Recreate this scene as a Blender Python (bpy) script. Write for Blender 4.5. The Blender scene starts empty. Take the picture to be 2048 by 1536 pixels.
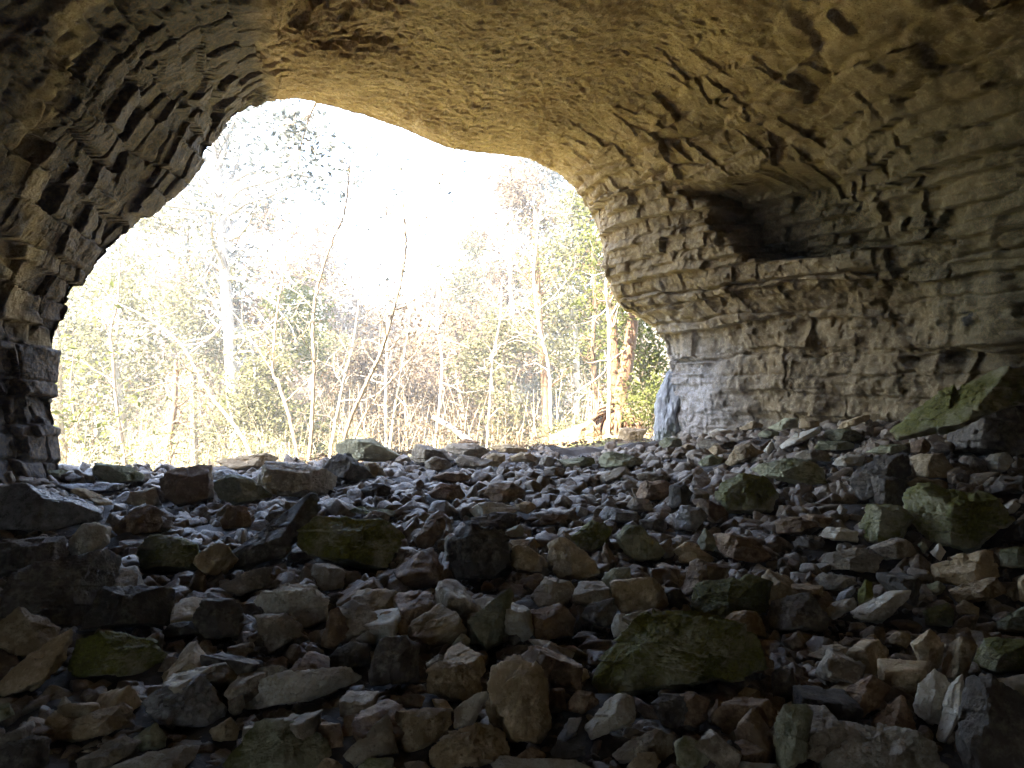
import bpy, math, random
import numpy as np
from mathutils import Vector

SC = bpy.context.scene
# ------------------------------------------------------------------ camera, sky, sun, exposure
F = 1547.0                                   # focal length in pixels of the 2048 x 1536 photograph
cam_d = bpy.data.cameras.new('camera'); cam_d.sensor_width = 36.0
cam_d.lens = 36.0 * F / 2048.0; cam_d.clip_start = 0.05; cam_d.clip_end = 2000
cam = bpy.data.objects.new('camera', cam_d); SC.collection.objects.link(cam)
cam.rotation_euler = (math.radians(90), 0, 0); SC.camera = cam

SUN_TO = Vector((-0.45, -0.35, 0.82)).normalized()
elev = math.asin(SUN_TO.z); azim = math.atan2(SUN_TO.x, SUN_TO.y)
world = bpy.data.worlds.new('World'); SC.world = world; world.use_nodes = True
wn = world.node_tree.nodes; wl = world.node_tree.links
sky = wn.new('ShaderNodeTexSky'); sky.sky_type = 'NISHITA'; sky.sun_disc = False
sky.sun_elevation = elev; sky.sun_rotation = azim; sky.dust_density = 1.5
wl.new(sky.outputs[0], wn['Background'].inputs['Color']); wn['Background'].inputs['Strength'].default_value = 0.09
sun_d = bpy.data.lights.new('sun', 'SUN'); sun_d.energy = 5.0; sun_d.angle = math.radians(0.5); sun_d.color = (1.0, 0.93, 0.82)
sun = bpy.data.objects.new('sun', sun_d); SC.collection.objects.link(sun)
sun.rotation_euler = (-SUN_TO).to_track_quat('-Z', 'Y').to_euler()
SC.view_settings.view_transform = 'Standard'; SC.view_settings.look = 'None'
SC.view_settings.exposure = 4.55; SC.view_settings.gamma = 1.0
SC.render.engine = 'CYCLES'
cy = SC.cycles
cy.max_bounces = 10; cy.diffuse_bounces = 4; cy.glossy_bounces = 2; cy.transmission_bounces = 4; cy.transparent_max_bounces = 4
cy.use_denoising = True; cy.caustics_reflective = False; cy.caustics_refractive = False
cy.sample_clamp_indirect = 12.0

# ------------------------------------------------------------------ numpy helpers
def hsh(*ii, seed=0):
    h = np.full(np.shape(ii[0]), (seed * 747796405 + 2891336453) & 0xffffffff, dtype=np.uint64)
    for k, i in enumerate(ii):
        h = (h ^ (np.asarray(i).astype(np.int64).astype(np.uint64) & np.uint64(0xffffffff)) * np.uint64((0x9E3779B1, 0x85EBCA77, 0xC2B2AE3D)[k % 3])) & np.uint64(0xffffffff)
        h = ((h ^ (h >> np.uint64(15))) * np.uint64(0x2C1B3C6D)) & np.uint64(0xffffffff)
        h = ((h ^ (h >> np.uint64(12))) * np.uint64(0x297A2D39)) & np.uint64(0xffffffff)
        h = h ^ (h >> np.uint64(15))
    return h.astype(np.float64) / 4294967295.0

def vn(P, seed=0):
    i = np.floor(P).astype(np.int64); f = P - i; f = f * f * (3 - 2 * f); r = 0
    for dx in (0, 1):
        wx = f[:, 0] if dx else 1 - f[:, 0]
        for dy in (0, 1):
            wy = f[:, 1] if dy else 1 - f[:, 1]
            for dz in (0, 1):
                wz = f[:, 2] if dz else 1 - f[:, 2]
                r = r + wx * wy * wz * hsh(i[:, 0] + dx, i[:, 1] + dy, i[:, 2] + dz, seed=seed)
    return r * 2 - 1

def fbm(P, oct=4, seed=0, gain=0.5):
    a, s, r = 1.0, 1.0, 0
    for k in range(oct):
        r = r + a * vn(P * s + 17.3 * k, seed + k); a *= gain; s *= 2.07
    return r

def sst(a, b, x):
    t = np.clip((np.asarray(x, float) - a) / (b - a), 0, 1); return t * t * (3 - 2 * t)

def blocks(P, h, w, seed, warp=0.06, tilt=0.5):
    """bedded, jointed rock: a random offset and tilt for every block of every bed"""
    Q = P + warp * np.stack([vn(P * 1.7, seed + 5), vn(P * 1.7, seed + 6), 0.6 * vn(P * 1.3, seed + 7)], 1)
    z = Q[:, 2] / h + 0.35 * vn(np.stack([Q[:, 2] * 1.1 / h, 0 * Q[:, 0], 0 * Q[:, 0]], 1), seed + 8)
    k = np.floor(z)
    wk = w * (0.6 + 0.9 * hsh(k, seed=seed + 1))
    X = Q[:, 0] / wk + 7 * hsh(k, seed=seed + 2); Y = Q[:, 1] / wk + 7 * hsh(k, seed=seed + 3)
    ix, iy = np.floor(X), np.floor(Y)
    v = hsh(k, ix, iy, seed=seed)
    t = (X - ix - .5) * (hsh(k, ix, iy, seed=seed + 11) - .5) + (Y - iy - .5) * (hsh(k, ix, iy, seed=seed + 12) - .5) + (z - k - .5) * (hsh(k, ix, iy, seed=seed + 13) - .5)
    return v * 2 - 1 + tilt * t * 2

def at(px, py, D):
    return np.array(((px - 1024) / F * D, D, (768 - py) / F * D))

def mesh_obj(name, V, faces, mat, parent=None, smooth=True, loc=None):
    """V (n,3), faces (m,3|4) int array or list of arrays"""
    me = bpy.data.meshes.new(name)
    V = np.asarray(V, float)
    if loc is not None: V = V - np.asarray(loc)
    fl = faces if isinstance(faces, list) else [faces]
    fl = [np.asarray(f) for f in fl if len(f)]
    me.vertices.add(len(V)); me.vertices.foreach_set('co', V.astype(np.float32).ravel())
    idx = np.concatenate([f.ravel() for f in fl]); tot = np.concatenate([np.full(len(f), f.shape[1]) for f in fl])
    me.loops.add(len(idx)); me.loops.foreach_set('vertex_index', idx.astype(np.int32))
    me.polygons.add(len(tot)); st = np.concatenate([[0], np.cumsum(tot)[:-1]])
    me.polygons.foreach_set('loop_start', st.astype(np.int32)); me.polygons.foreach_set('loop_total', tot.astype(np.int32))
    me.polygons.foreach_set('use_smooth', np.full(len(tot), smooth))
    me.update(calc_edges=True); me.validate()
    for m in (mat if isinstance(mat, (list, tuple)) else [mat]): me.materials.append(m)
    o = bpy.data.objects.new(name, me); SC.collection.objects.link(o)
    if parent is not None: o.parent = parent
    if loc is not None: o.location = loc
    return o

def tag(o, label=None, cat=None, group=None, kind=None):
    if label: o['label'] = label
    if cat: o['category'] = cat
    if group: o['group'] = group
    if kind: o['kind'] = kind
    return o

def empty(name, loc):
    o = bpy.data.objects.new(name, None); SC.collection.objects.link(o); o.location = loc; o.empty_display_size = .2
    return o

# ------------------------------------------------------------------ materials
def rock_mat(name, dark, mid, light, moss=0.0, mosscol=(.065, .064, .02), rough=.72, bump=.8, scale=1.0, wet=0.0, var=.25, stretch=(1, 1, 1), stain=None, zones=(), sp=.58, sat=1.2):
    dark0 = dark; m = bpy.data.materials.new(name); m.use_nodes = True
    n, l = m.node_tree.nodes, m.node_tree.links
    b = n['Principled BSDF']; b.inputs['Roughness'].default_value = rough
    tc = n.new('ShaderNodeTexCoord'); oi = n.new('ShaderNodeObjectInfo')
    mp = n.new('ShaderNodeMapping'); mp.inputs['Scale'].default_value = stretch; l.new(tc.outputs['Object'], mp.inputs['Vector'])
    w = n.new('ShaderNodeMath'); w.operation = 'MULTIPLY'; w.inputs[1].default_value = 37.0; l.new(oi.outputs['Random'], w.inputs[0])
    def noise(s, d=6, r=.6, dist=0.0, src=mp):
        t = n.new('ShaderNodeTexNoise'); t.noise_dimensions = '4D'
        t.inputs['Scale'].default_value = s * scale; t.inputs['Detail'].default_value = d; t.inputs['Roughness'].default_value = r
        t.inputs['Distortion'].default_value = dist
        l.new(src.outputs[0], t.inputs['Vector']); l.new(w.outputs[0], t.inputs['W']); return t
    def mix(f, a, c, bt='MIX'):
        x = n.new('ShaderNodeMix'); x.data_type = 'RGBA'; x.blend_type = bt
        for i, v in ((0, f), (6, a), (7, c)):
            if hasattr(v, 'links'): l.new(v, x.inputs[i])
            else: x.inputs[i].default_value = (*v, 1) if isinstance(v, tuple) else v
        return x.outputs[2]
    def ramp(src, a, c):
        r = n.new('ShaderNodeMapRange'); r.inputs[1].default_value = a; r.inputs[2].default_value = c; l.new(src, r.inputs[0]); return r.outputs[0]
    for (att, d2, m2, l2) in zones:
        an = n.new('ShaderNodeAttribute'); an.attribute_name = att
        dark, mid, light = (mix(an.outputs['Fac'], a, c) for a, c in ((dark, d2), (mid, m2), (light, l2)))
    big = noise(1.6, 5, .6, .3); fine = noise(14, 8, .7); speck = noise(55, 4, .7)
    c = mix(ramp(big.outputs[0], .35, .65), mid, dark)
    c = mix(ramp(fine.outputs[0], .48, .72), c, light)
    c = mix(ramp(speck.outputs[0], sp, sp + .17), c, tuple(.45 * x for x in dark0))
    if moss > 0:
        g = n.new('ShaderNodeNewGeometry'); sx = n.new('ShaderNodeSeparateXYZ'); l.new(g.outputs['Normal'], sx.inputs[0])
        mn = noise(3.2, 7, .68)
        a = n.new('ShaderNodeMath'); a.operation = 'MULTIPLY_ADD'; a.inputs[1].default_value = .12; l.new(sx.outputs[2], a.inputs[0]); l.new(mn.outputs[0], a.inputs[2])
        f = ramp(a.outputs[0], .62 - .28 * moss, .74 - .22 * moss)
        mc = mix(ramp(speck.outputs[0], .4, .65), mosscol, tuple(1.9 * x for x in mosscol))
        c = mix(f, c, mc)
    if stain:
        for (cx, cyy, cz, rad, col) in stain:
            dv = n.new('ShaderNodeVectorMath'); dv.operation = 'DISTANCE'; l.new(tc.outputs['Object'], dv.inputs[0]); dv.inputs[1].default_value = (cx, cyy, cz)
            dn = n.new('ShaderNodeMath'); dn.operation = 'MULTIPLY_ADD'; l.new(fine.outputs[0], dn.inputs[0]); dn.inputs[1].default_value = rad * 1.1; l.new(dv.outputs['Value'], dn.inputs[2])
            c = mix(ramp(dn.outputs[0], rad * 1.55, rad * 1.25), c, col)
    hv = n.new('ShaderNodeHueSaturation'); hv.inputs['Saturation'].default_value = sat
    vv = n.new('ShaderNodeMapRange'); l.new(oi.outputs['Random'], vv.inputs[0]); vv.inputs[3].default_value = 1 - var; vv.inputs[4].default_value = 1 + var
    l.new(vv.outputs[0], hv.inputs['Value']); l.new(c, hv.inputs['Color'])
    l.new(hv.outputs[0], b.inputs['Base Color'])
    if wet > 0:
        l.new(ramp(big.outputs[0], .4, .7), b.inputs['Roughness'])
        rr = n.new('ShaderNodeMapRange'); l.new(fine.outputs[0], rr.inputs[0]); rr.inputs[1].default_value = .4; rr.inputs[2].default_value = .62
        rr.inputs[3].default_value = .2; rr.inputs[4].default_value = .6; l.new(rr.outputs[0], b.inputs['Roughness'])
        b.inputs['Specular IOR Level'].default_value = .5 + .4 * wet
    else: b.inputs['Specular IOR Level'].default_value = .45
    bn = noise(9, 10, .72); bp = n.new('ShaderNodeBump'); bp.inputs['Strength'].default_value = bump; bp.inputs['Distance'].default_value = .05
    l.new(bn.outputs[0], bp.inputs['Height'])
    b2 = n.new('ShaderNodeBump'); b2.inputs['Strength'].default_value = bump * .6; b2.inputs['Distance'].default_value = .012
    l.new(speck.outputs[0], b2.inputs['Height']); l.new(bp.outputs[0], b2.inputs['Normal'])
    l.new(b2.outputs[0], b.inputs['Normal'])
    return m

def leaf_mat(name, c1, c2, tr=.45):
    m = bpy.data.materials.new(name); m.use_nodes = True
    n, l = m.node_tree.nodes, m.node_tree.links
    n.remove(n['Principled BSDF']); out = n['Material Output']
    g = n.new('ShaderNodeNewGeometry'); r = n.new('ShaderNodeMix'); r.data_type = 'RGBA'
    l.new(g.outputs['Random Per Island'], r.inputs[0]); r.inputs[6].default_value = (*c1, 1); r.inputs[7].default_value = (*c2, 1)
    d = n.new('ShaderNodeBsdfDiffuse'); t = n.new('ShaderNodeBsdfTranslucent'); x = n.new('ShaderNodeMixShader'); x.inputs[0].default_value = tr
    l.new(r.outputs[2], d.inputs[0]); l.new(r.outputs[2], t.inputs[0]); l.new(d.outputs[0], x.inputs[1]); l.new(t.outputs[0], x.inputs[2])
    l.new(x.outputs[0], out.inputs[0]); return m

M = {
 'grey':  rock_mat('limestone_grey', (0.152, 0.122, 0.0915), (0.329, 0.281, 0.213), (0.61, 0.549, 0.439)),
 'tan':   rock_mat('limestone_tan', (0.207, 0.152, 0.0915), (0.427, 0.336, 0.213), (0.683, 0.573, 0.415)),
 'brown': rock_mat('limestone_brown', (0.11, 0.0708, 0.0439), (0.244, 0.171, 0.11), (0.464, 0.354, 0.244)),
 'pale':  rock_mat('limestone_pale', (0.329, 0.287, 0.232), (0.586, 0.537, 0.439), (0.72, 0.72, 0.671), bump=.9),
 'moss':  rock_mat('limestone_mossy', (0.171, 0.159, 0.11), (0.317, 0.305, 0.207), (0.439, 0.415, 0.293), moss=.75, mosscol=(.082,.08,.02)),
 'green': rock_mat('limestone_greenish', (0.183, 0.177, 0.122), (0.329, 0.323, 0.22), (0.512, 0.5, 0.366), moss=.3),
 'dark':  rock_mat('limestone_dark', (.05, .042, .035), (.11, .095, .078), (.27, .24, .20)),
 'wet':   rock_mat('limestone_wet', (0.122, 0.116, 0.116), (0.268, 0.256, 0.244), (0.464, 0.451, 0.439), wet=.6, bump=.8),
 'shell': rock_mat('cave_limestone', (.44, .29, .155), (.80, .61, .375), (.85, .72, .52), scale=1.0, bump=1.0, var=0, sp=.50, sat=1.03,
     zones=[('zone_left_shade', (.05, .05, .06), (.105, .10, .108), (.30, .235, .16)), ('zone_streak', (.24, .18, .10), (.46, .37, .22), (.58, .50, .36)), ('zone_right', (.10, .07, .035), (.25, .185, .10), (.44, .36, .225)),
            ('zone_skylit_pale', (.18, .175, .18), (.35, .345, .355), (.52, .52, .54)), ('zone_dark_shade', (.04, .036, .018), (.09, .08, .04), (.19, .165, .09))],
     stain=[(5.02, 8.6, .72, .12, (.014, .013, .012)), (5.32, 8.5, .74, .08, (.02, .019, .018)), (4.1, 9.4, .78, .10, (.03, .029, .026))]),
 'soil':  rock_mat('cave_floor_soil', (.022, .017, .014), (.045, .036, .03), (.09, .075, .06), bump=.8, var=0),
 'bark':  rock_mat('bark_brown', (.08, .05, .03), (.18, .105, .06), (.27, .17, .11), scale=3, bump=.8, stretch=(1, 1, .15)),
 'root': rock_mat('root_brown', (.06, .03, .016), (.13, .07, .038), (.20, .12, .07), scale=3, bump=.8, stretch=(1, 1, .3)),
 'stem':  rock_mat('bark_grey_brown', (.15, .115, .08), (.27, .215, .155), (.38, .32, .25), scale=4, bump=.4, stretch=(1, 1, .2)),
 'birch': rock_mat('bark_pale', (.18, .155, .13), (.38, .35, .31), (.50, .48, .44), scale=2.5, bump=.4, stretch=(1, 1, .5)),
 'lf_or': leaf_mat('leaf_tan', (.115, .078, .053), (.155, .12, .08)),
 'lf_yg': leaf_mat('leaf_yellow_green', (.09, .09, .042), (.14, .127, .07)),
 'lf_g':  leaf_mat('leaf_green', (.066, .077, .022), (.115, .12, .04)),
 'lf_bl': leaf_mat('leaf_grey_green', (.08, .09, .085), (.13, .135, .12)),
}
# ------------------------------------------------------------------ the ground: one sheet to the horizon
GY = [-60, -12, 0, 3.2, 4.3, 5.4, 7.2, 8.4, 10, 11.5]
GZ = [-2.2, -1.95, -1.72, -1.62, -1.52, -1.38, -1.13, -1.05, -0.99, -1.02]
def ground_z(x, y):
    x = np.asarray(x, float); y = np.asarray(y, float)
    zin = np.interp(y, GY, GZ)
    ym = 8.3 + (np.clip(x, -8, 4) + 4.8) * .635; t = y - ym - .8
    zl = np.interp(t, [0, 2, 5, 18, 90, 500], [0, -.6, -1.0, -1.3, -1.6, -2])
    zr = np.interp(t, [0, 1, 3, 5, 13, 90, 500], [0, .06, -.05, -.02, -.55, -1.6, -2])
    k = sst(-.2, 1.8, x - .12 * (y - 12))
    z = np.interp(np.minimum(y, ym + .8), GY, GZ) + np.where(t > 0, zl * (1 - k) + zr * k, 0)
    z = z + .52 * sst(1.0, 5.0, x) * sst(4.3, 6.8, y) * (1 - sst(11.5, 13.5, y))
    z = z + .12 * sst(-3.2, -4.8, x) * sst(5, 7, y) * (1 - sst(9, 11, y))
    return z
def hit(px, py):
    D = np.linspace(2.0, 40, 4000)
    z = (768 - py) / F * D; g = ground_z((px - 1024) / F * D, D)
    i = np.argmax(z < g); return D[i] if z[i] < g[i] else 11.0

def axis(lo, hi, fine, far):
    a = list(np.arange(lo, hi, fine)); s = fine; v = hi
    while v < far: s *= 1.22; v += s; a.append(v)
    s = fine; v = lo
    while v > -far: s *= 1.22; v -= s; a.insert(0, v)
    return np.array(a)
gx = axis(-6.5, 7, .05, 600); gyy = axis(2, 20, .05, 600)
X, Y = np.meshgrid(gx, gyy); P = np.stack([X.ravel(), Y.ravel(), 0 * X.ravel()], 1)
Z = ground_z(P[:, 0], P[:, 1]); near = np.clip(1 - np.abs(P[:, 1] - 8) / 30, .0, 1)
Z += .05 * fbm(P * 1.4, 4, 3) * (.4 + near) + .03 * fbm(P * 6, 3, 9) * near
Z -= .09 * near * (P[:, 1] < 12); G = np.stack([P[:, 0], P[:, 1], Z], 1)
nx, ny = len(gx), len(gyy); I = np.arange(nx * ny).reshape(ny, nx)
Fq = np.stack([I[:-1, :-1].ravel(), I[:-1, 1:].ravel(), I[1:, 1:].ravel(), I[1:, :-1].ravel()], 1)
cy_ = G[Fq[:, 0], 1] > 12.6
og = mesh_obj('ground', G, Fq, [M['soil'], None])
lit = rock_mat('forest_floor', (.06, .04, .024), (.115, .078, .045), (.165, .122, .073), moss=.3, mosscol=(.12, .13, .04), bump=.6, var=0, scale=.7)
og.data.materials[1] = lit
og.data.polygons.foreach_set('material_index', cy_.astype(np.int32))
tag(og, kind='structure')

# ------------------------------------------------------------------ the cave: lofted vault, bedded and broken
RIM = [(135, 1040, 8.3), (108, 740, 8.3), (150, 600, 8.4), (245, 475, 8.6), (385, 345, 9.0), (462, 245, 9.3), (565, 196, 9.6), (755, 240, 10.3),
       (900, 295, 10.8), (1085, 328, 11.5), (1190, 432, 12.0), (1235, 590, 12.4), (1335, 700, 12.8), (1330, 960, 13.1)]
rim = np.array([at(*r) for r in RIM])
mid = np.array([(-5.1, 6.2, -1.7), (-5.2, 6.2, .15), (-4.95, 6.2, .95), (-4.4, 6.2, 1.6), (-3.6, 6.3, 2.35), (-2.9, 6.4, 2.95), (-2.1, 6.6, 3.32), (-.9, 6.6, 3.5),
                (.3, 6.6, 3.5), (1.8, 7, 3.35), (3.5, 7.6, 2.75), (4.7, 8.2, 1.6), (5.3, 8.7, .6), (5.6, 9.0, -1.5)])
nearp = np.array([(-5.5, 3, -2), (-5.5, 3, .2), (-5.2, 3, 1), (-4.6, 3, 1.7), (-3.8, 3, 2.4), (-2.8, 3, 2.9), (-1.7, 3, 3.15), (-.5, 3, 3.35),
                  (.8, 3, 3.4), (2.3, 3.2, 3.3), (4.2, 3.6, 2.75), (5.6, 4, 1.7), (6.1, 4.4, .6), (6.3, 4.6, -1.7)])
back = nearp * np.array([.85, 0, .9]) + np.array([0, -3.5, 0]); back[:, 2] = np.minimum(back[:, 2], 2.6); back[[0, 13], 2] = -2.4
bc = np.array((-3.4, -.5, .9)); back2 = bc + (back - bc) * .065 + np.array([0, -3.0, 0]); back2[[0, 13], 2] = -2.6
cen = np.array((-1.1, 10.6, .9))
out1 = rim + (rim - cen) * .10 + np.array((-.53, .84, 0)) * .45
out2 = cen + (rim - cen) * np.array((2.3, 2.3, 2.2)) + np.array((-.53, .84, 0)) * .2
out2[[0, 13], 2] = -2.5; out2[0, :2] = out2[1, :2]; out2[13, :2] = out2[12, :2]
q1 = rim * .72 + mid * .28
q1[7:10, 2] -= .06; q1[9:13] += np.array((-.12, -.1, 0))
q2 = rim * .38 + mid * .62
ST = [out2, out1, rim, q1, q2, mid, nearp, back, back2]
NV = [26, 14, 110, 130, 130, 70, 24, 8]
def cr(p0, p1, p2, p3, t):
    return .5 * (2 * p1 + (p2 - p0) * t + (2 * p0 - 5 * p1 + 4 * p2 - p3) * t * t + (3 * p1 - p0 - 3 * p2 + p3) * t ** 3)
seg = np.linalg.norm(np.diff(mid, axis=0), axis=1) + np.linalg.norm(np.diff(rim, axis=0), axis=1)
cum = np.concatenate([[0], np.cumsum(seg)]); NU = 1000
us = np.interp(np.linspace(0, cum[-1], NU), cum, np.arange(14))
def prof(c):
    k = np.minimum(us.astype(int), 12); t = (us - k)[:, None]
    return cr(c[np.maximum(k - 1, 0)], c[k], c[k + 1], c[np.minimum(k + 2, 13)], t)
PR = [prof(np.asarray(s, float)) for s in ST]
rows = []; vpar = []
for s in range(len(PR) - 1):
    p1, p2 = PR[s], PR[s + 1]
    p0 = PR[s - 1] if s > 2 else p1 - .35 * (p2 - p1)
    p3 = PR[s + 2] if (s + 2 < len(PR) and s >= 2) else p2
    for t in np.linspace(0, 1, NV[s], endpoint=(s == len(PR) - 2)):
        rows.append(p1 + (p2 - p1) * t if s < 2 else cr(p0, p1, p2, p3, t)); vpar.append(s + t)
S = np.array(rows); vpar = np.array(vpar); nv = len(S)
du = np.gradient(S, axis=1); dv = np.gradient(S, axis=0); N = np.cross(du, dv); N /= np.linalg.norm(N, axis=2, keepdims=True) + 1e-9
# normal points into the cave
if N[300, 500, 2] > 0: N = -N
Pf = S.reshape(-1, 3); Nf = N.reshape(-1, 3); uu = np.tile(us, nv); vv = np.repeat(vpar, NU)
wl_ = 1 - sst(5.6, 6.3, uu); wr_ = sst(8.7, 10.0, uu); wc_ = 1 - wl_ - wr_
fade = .3 + .7 * sst(1.5, 2.25, vv)
rot = np.array([[.9, .3, .12], [-.3, .95, .06], [-.1, -.08, 1]])
nh = np.maximum(np.hypot(Nf[:, 0], Nf[:, 1]), .15); cot = np.clip(Nf[:, 2] / nh, -1.6, 1.6)
def bedded(h, w, along, seed, tilt, wob, zc=None):
    """beds of rock with upright faces and level undersides, jointed into blocks that stand in or out"""
    z = ((Pf[:, 2] if zc is None else zc) + wob * vn(Pf * .8, seed) + .3 * wob * vn(Pf * 3, seed + 1)) / h
    z = z + .3 * vn(np.stack([z * 1.0, 0 * z, 0 * z], 1), seed + 2); k = np.floor(z); f = z - k - .5
    wk = w * (.55 + 1.0 * hsh(k, seed=seed + 3)); a = (along + .05 * vn(Pf * 3.5, seed + 4) + .06 * (f * hsh(k, seed=seed + 9))) / wk + 9 * hsh(k, seed=seed + 5); i = np.floor(a); q = a - i - .5
    off = hsh(k, i, seed=seed + 6) * 2 - 1
    return cot * f * h * .9 * sst(.4, .8, nh), off + tilt * (q * (hsh(k, i, seed=seed + 7) - .5) + f * (hsh(k, i, seed=seed + 8) - .5)), np.minimum(.5 - np.abs(q), .5 - np.abs(f))
alL = Pf[:, 1] + .2 * Pf[:, 2]; alR = .75 * Pf[:, 1] - .66 * Pf[:, 0]
arc = np.interp(uu, np.arange(14), np.concatenate([[0], np.cumsum(np.linalg.norm(np.diff(mid, axis=0), axis=1))])) + .15 * Pf[:, 1]
_, oL1, eL1 = bedded(.29, .36, alL, 210, 1.5, .09, arc); _, oL2, eL2 = bedded(.14, .19, alL, 230, 1.2, .07, arc); _, oL3, eL3 = bedded(.85, .8, alL, 250, .9, .2, arc)
irr = sst(0, .5, vn(Pf * 1.2, 29))
stp = sst(.5, .8, nh); plan = blocks(np.stack([Pf[:, 0] + .25 * Pf[:, 1], Pf[:, 1] - .2 * Pf[:, 0], 0 * nh + .5], 1), 1.0, .27, 46, .07, 1.2)
Bl = .05 * oL1 * (1 - .35 * irr) + .030 * irr * oL2 + .06 * oL3 - .035 * sst(.07, .02, eL1) * (vn(Pf * 2.1, 44) > -.25) - .02 * irr * sst(.08, .02, eL2) - .05 * (oL1 < -.62) + .012 * fbm(Pf * 9, 4, 26, .62) + .025 * fbm(Pf * 2.3, 4, 27)
pock = np.clip(1 - np.hypot((Pf[:, 0] + 1.55) / .8, (Pf[:, 1] - 7.1) / 1.3), 0, 1)
Bc = .03 * fbm(Pf * np.array((1.4, 1.0, 1.4)), 4, 31, .5) + .014 * fbm(Pf * 11, 4, 35, .7) - .02 * sst(.35, .7, vn(Pf * 15, 37)) * sst(-.2, .3, vn(Pf * 1.6, 38))
Bc += .06 * sst(0, .6, pock) * sst(-.3, .2, vn(Pf * 2.2, 48)) * (blocks(np.stack([Pf[:, 0] + .5 * Pf[:, 1], Pf[:, 1] - .3 * Pf[:, 0], 0 * Pf[:, 2] + .5], 1), 1.0, .19, 41, .05, 1.3) - .3)
Bc += .022 * blocks(np.stack([Pf[:, 0] * .6 + Pf[:, 1] * .8, Pf[:, 1] * .3, Pf[:, 2] * 1.2 + .28 * Pf[:, 0] - .1 * Pf[:, 1]], 1), .16, .6, 23, .10) * sst(.2, 2.0, Pf[:, 0])
sR1, oR1, eR1 = bedded(.17, .40, alR, 510, .8, .06); sR2, oR2, _ = bedded(.42, .8, alR, 530, .6, .10); sR3, oR3, _ = bedded(.085, .24, alR, 550, .8, .04)
up_ = sst(1.0, 1.8, Pf[:, 2])
Br = sR1 * up_ + .5 * sR2 * (1 - up_) + (.03 + .04 * up_) * oR1 + .06 * oR2 * stp + .04 * (1 - stp) * plan + .018 * oR3 * sst(.5, .8, nh) + (.11 - .07 * up_) * fbm(Pf * np.array((1.7, 1.7, 1.1)), 4, 53, .55) + .020 * fbm(Pf * 7, 4, 57, .64)
D_ = wl_ * Bl + wc_ * Bc + wr_ * Br
D_ += .16 * fbm(Pf * .55, 2, 61) * sst(2.1, 3, vv)
# right wall: the dark recess over the long ledge, and bedding cracks
zz = Pf[:, 2] + .06 * vn(Pf * 2.2, 71) + .03 * vn(Pf * 6, 74); yv = Pf[:, 1] + .2 * vn(Pf * 2.6, 72) + .1 * vn(Pf * 6, 73)
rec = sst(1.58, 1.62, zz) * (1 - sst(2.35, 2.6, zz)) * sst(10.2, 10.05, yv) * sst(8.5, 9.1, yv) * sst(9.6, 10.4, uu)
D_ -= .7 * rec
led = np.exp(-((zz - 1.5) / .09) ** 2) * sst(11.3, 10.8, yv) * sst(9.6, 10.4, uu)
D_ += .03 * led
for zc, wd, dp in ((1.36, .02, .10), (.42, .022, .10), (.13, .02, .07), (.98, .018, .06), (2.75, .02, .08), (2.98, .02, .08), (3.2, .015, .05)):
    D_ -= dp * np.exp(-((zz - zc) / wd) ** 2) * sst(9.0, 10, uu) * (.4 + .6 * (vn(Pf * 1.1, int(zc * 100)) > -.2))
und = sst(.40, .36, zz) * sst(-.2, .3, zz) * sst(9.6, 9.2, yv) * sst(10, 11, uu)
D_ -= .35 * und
Nh = Nf * np.array((1, 1, .12)); Nh /= np.linalg.norm(Nh, axis=1, keepdims=True)
wh = sst(.12, .4, np.hypot(Nf[:, 0], Nf[:, 1])) * (wl_ + wr_) * sst(1.5, 2.0, vv)
Dir = Nf * (1 - wh)[:, None] + Nh * wh[:, None]; Dir /= np.linalg.norm(Dir, axis=1, keepdims=True)
V3 = Pf + Dir * (D_ * fade)[:, None]
I = np.arange(nv * NU).reshape(nv, NU)
cuts = [0, int(np.argmin(np.abs(us - 5.95))), int(np.argmin(np.abs(us - 9.25))), NU - 1]
nz_ = .5 * vn(Pf * 1.3, 301) + .3 * vn(Pf * 4, 302) + .2 * vn(Pf * 13, 303)
zone = {'zone_left_shade': 1 - sst(5.65, 5.95, uu + .2 * nz_), 'zone_streak': .95 * sst(.26, .06, np.abs(Pf[:, 1] - 7.7 + .97 * (Pf[:, 2] - .85) + .35 * nz_)) * (uu < 5.6) * (Pf[:, 2] > .4) * (Pf[:, 0] < 0), 'zone_right': sst(8.3, 10.6, uu + 1.1 * nz_),  # left zone: dark grey rock, shade of the turned-away wall put into colour
        'zone_skylit_pale': .85 * sst(1.9, .0, np.linalg.norm((Pf - np.array((2.9, 12.4, -.1))) / np.array((1, 1, 1.1)), axis=1) + .9 * nz_) + sst(.42, .2, np.linalg.norm(Pf - np.array((2.95, 11.2, 1.95)), axis=1) + .2 * nz_),  # pale zone: light mineral tone with skylight by the mouth put into colour
        'zone_dark_shade': np.maximum(.85 * sst(3.4, .9, np.linalg.norm(Pf - np.array((5.5, 7.6, 1.8)), axis=1) + 1.1 * nz_), np.maximum(.85 * rec, .6 * und))}  # dark zone: greenish rock, light falloff and recess shade put into colour
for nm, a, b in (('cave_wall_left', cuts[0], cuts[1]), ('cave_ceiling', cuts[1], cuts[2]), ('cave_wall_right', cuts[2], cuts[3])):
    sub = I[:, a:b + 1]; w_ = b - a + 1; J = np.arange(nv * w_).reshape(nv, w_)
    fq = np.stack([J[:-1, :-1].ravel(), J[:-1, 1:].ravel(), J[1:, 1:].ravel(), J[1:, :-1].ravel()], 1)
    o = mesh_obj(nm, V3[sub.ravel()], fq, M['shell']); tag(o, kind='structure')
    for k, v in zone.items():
        at_ = o.data.attributes.new(k, 'FLOAT', 'POINT'); at_.data.foreach_set('value', np.clip(v[sub.ravel()], 0, 1).astype(np.float32))
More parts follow.
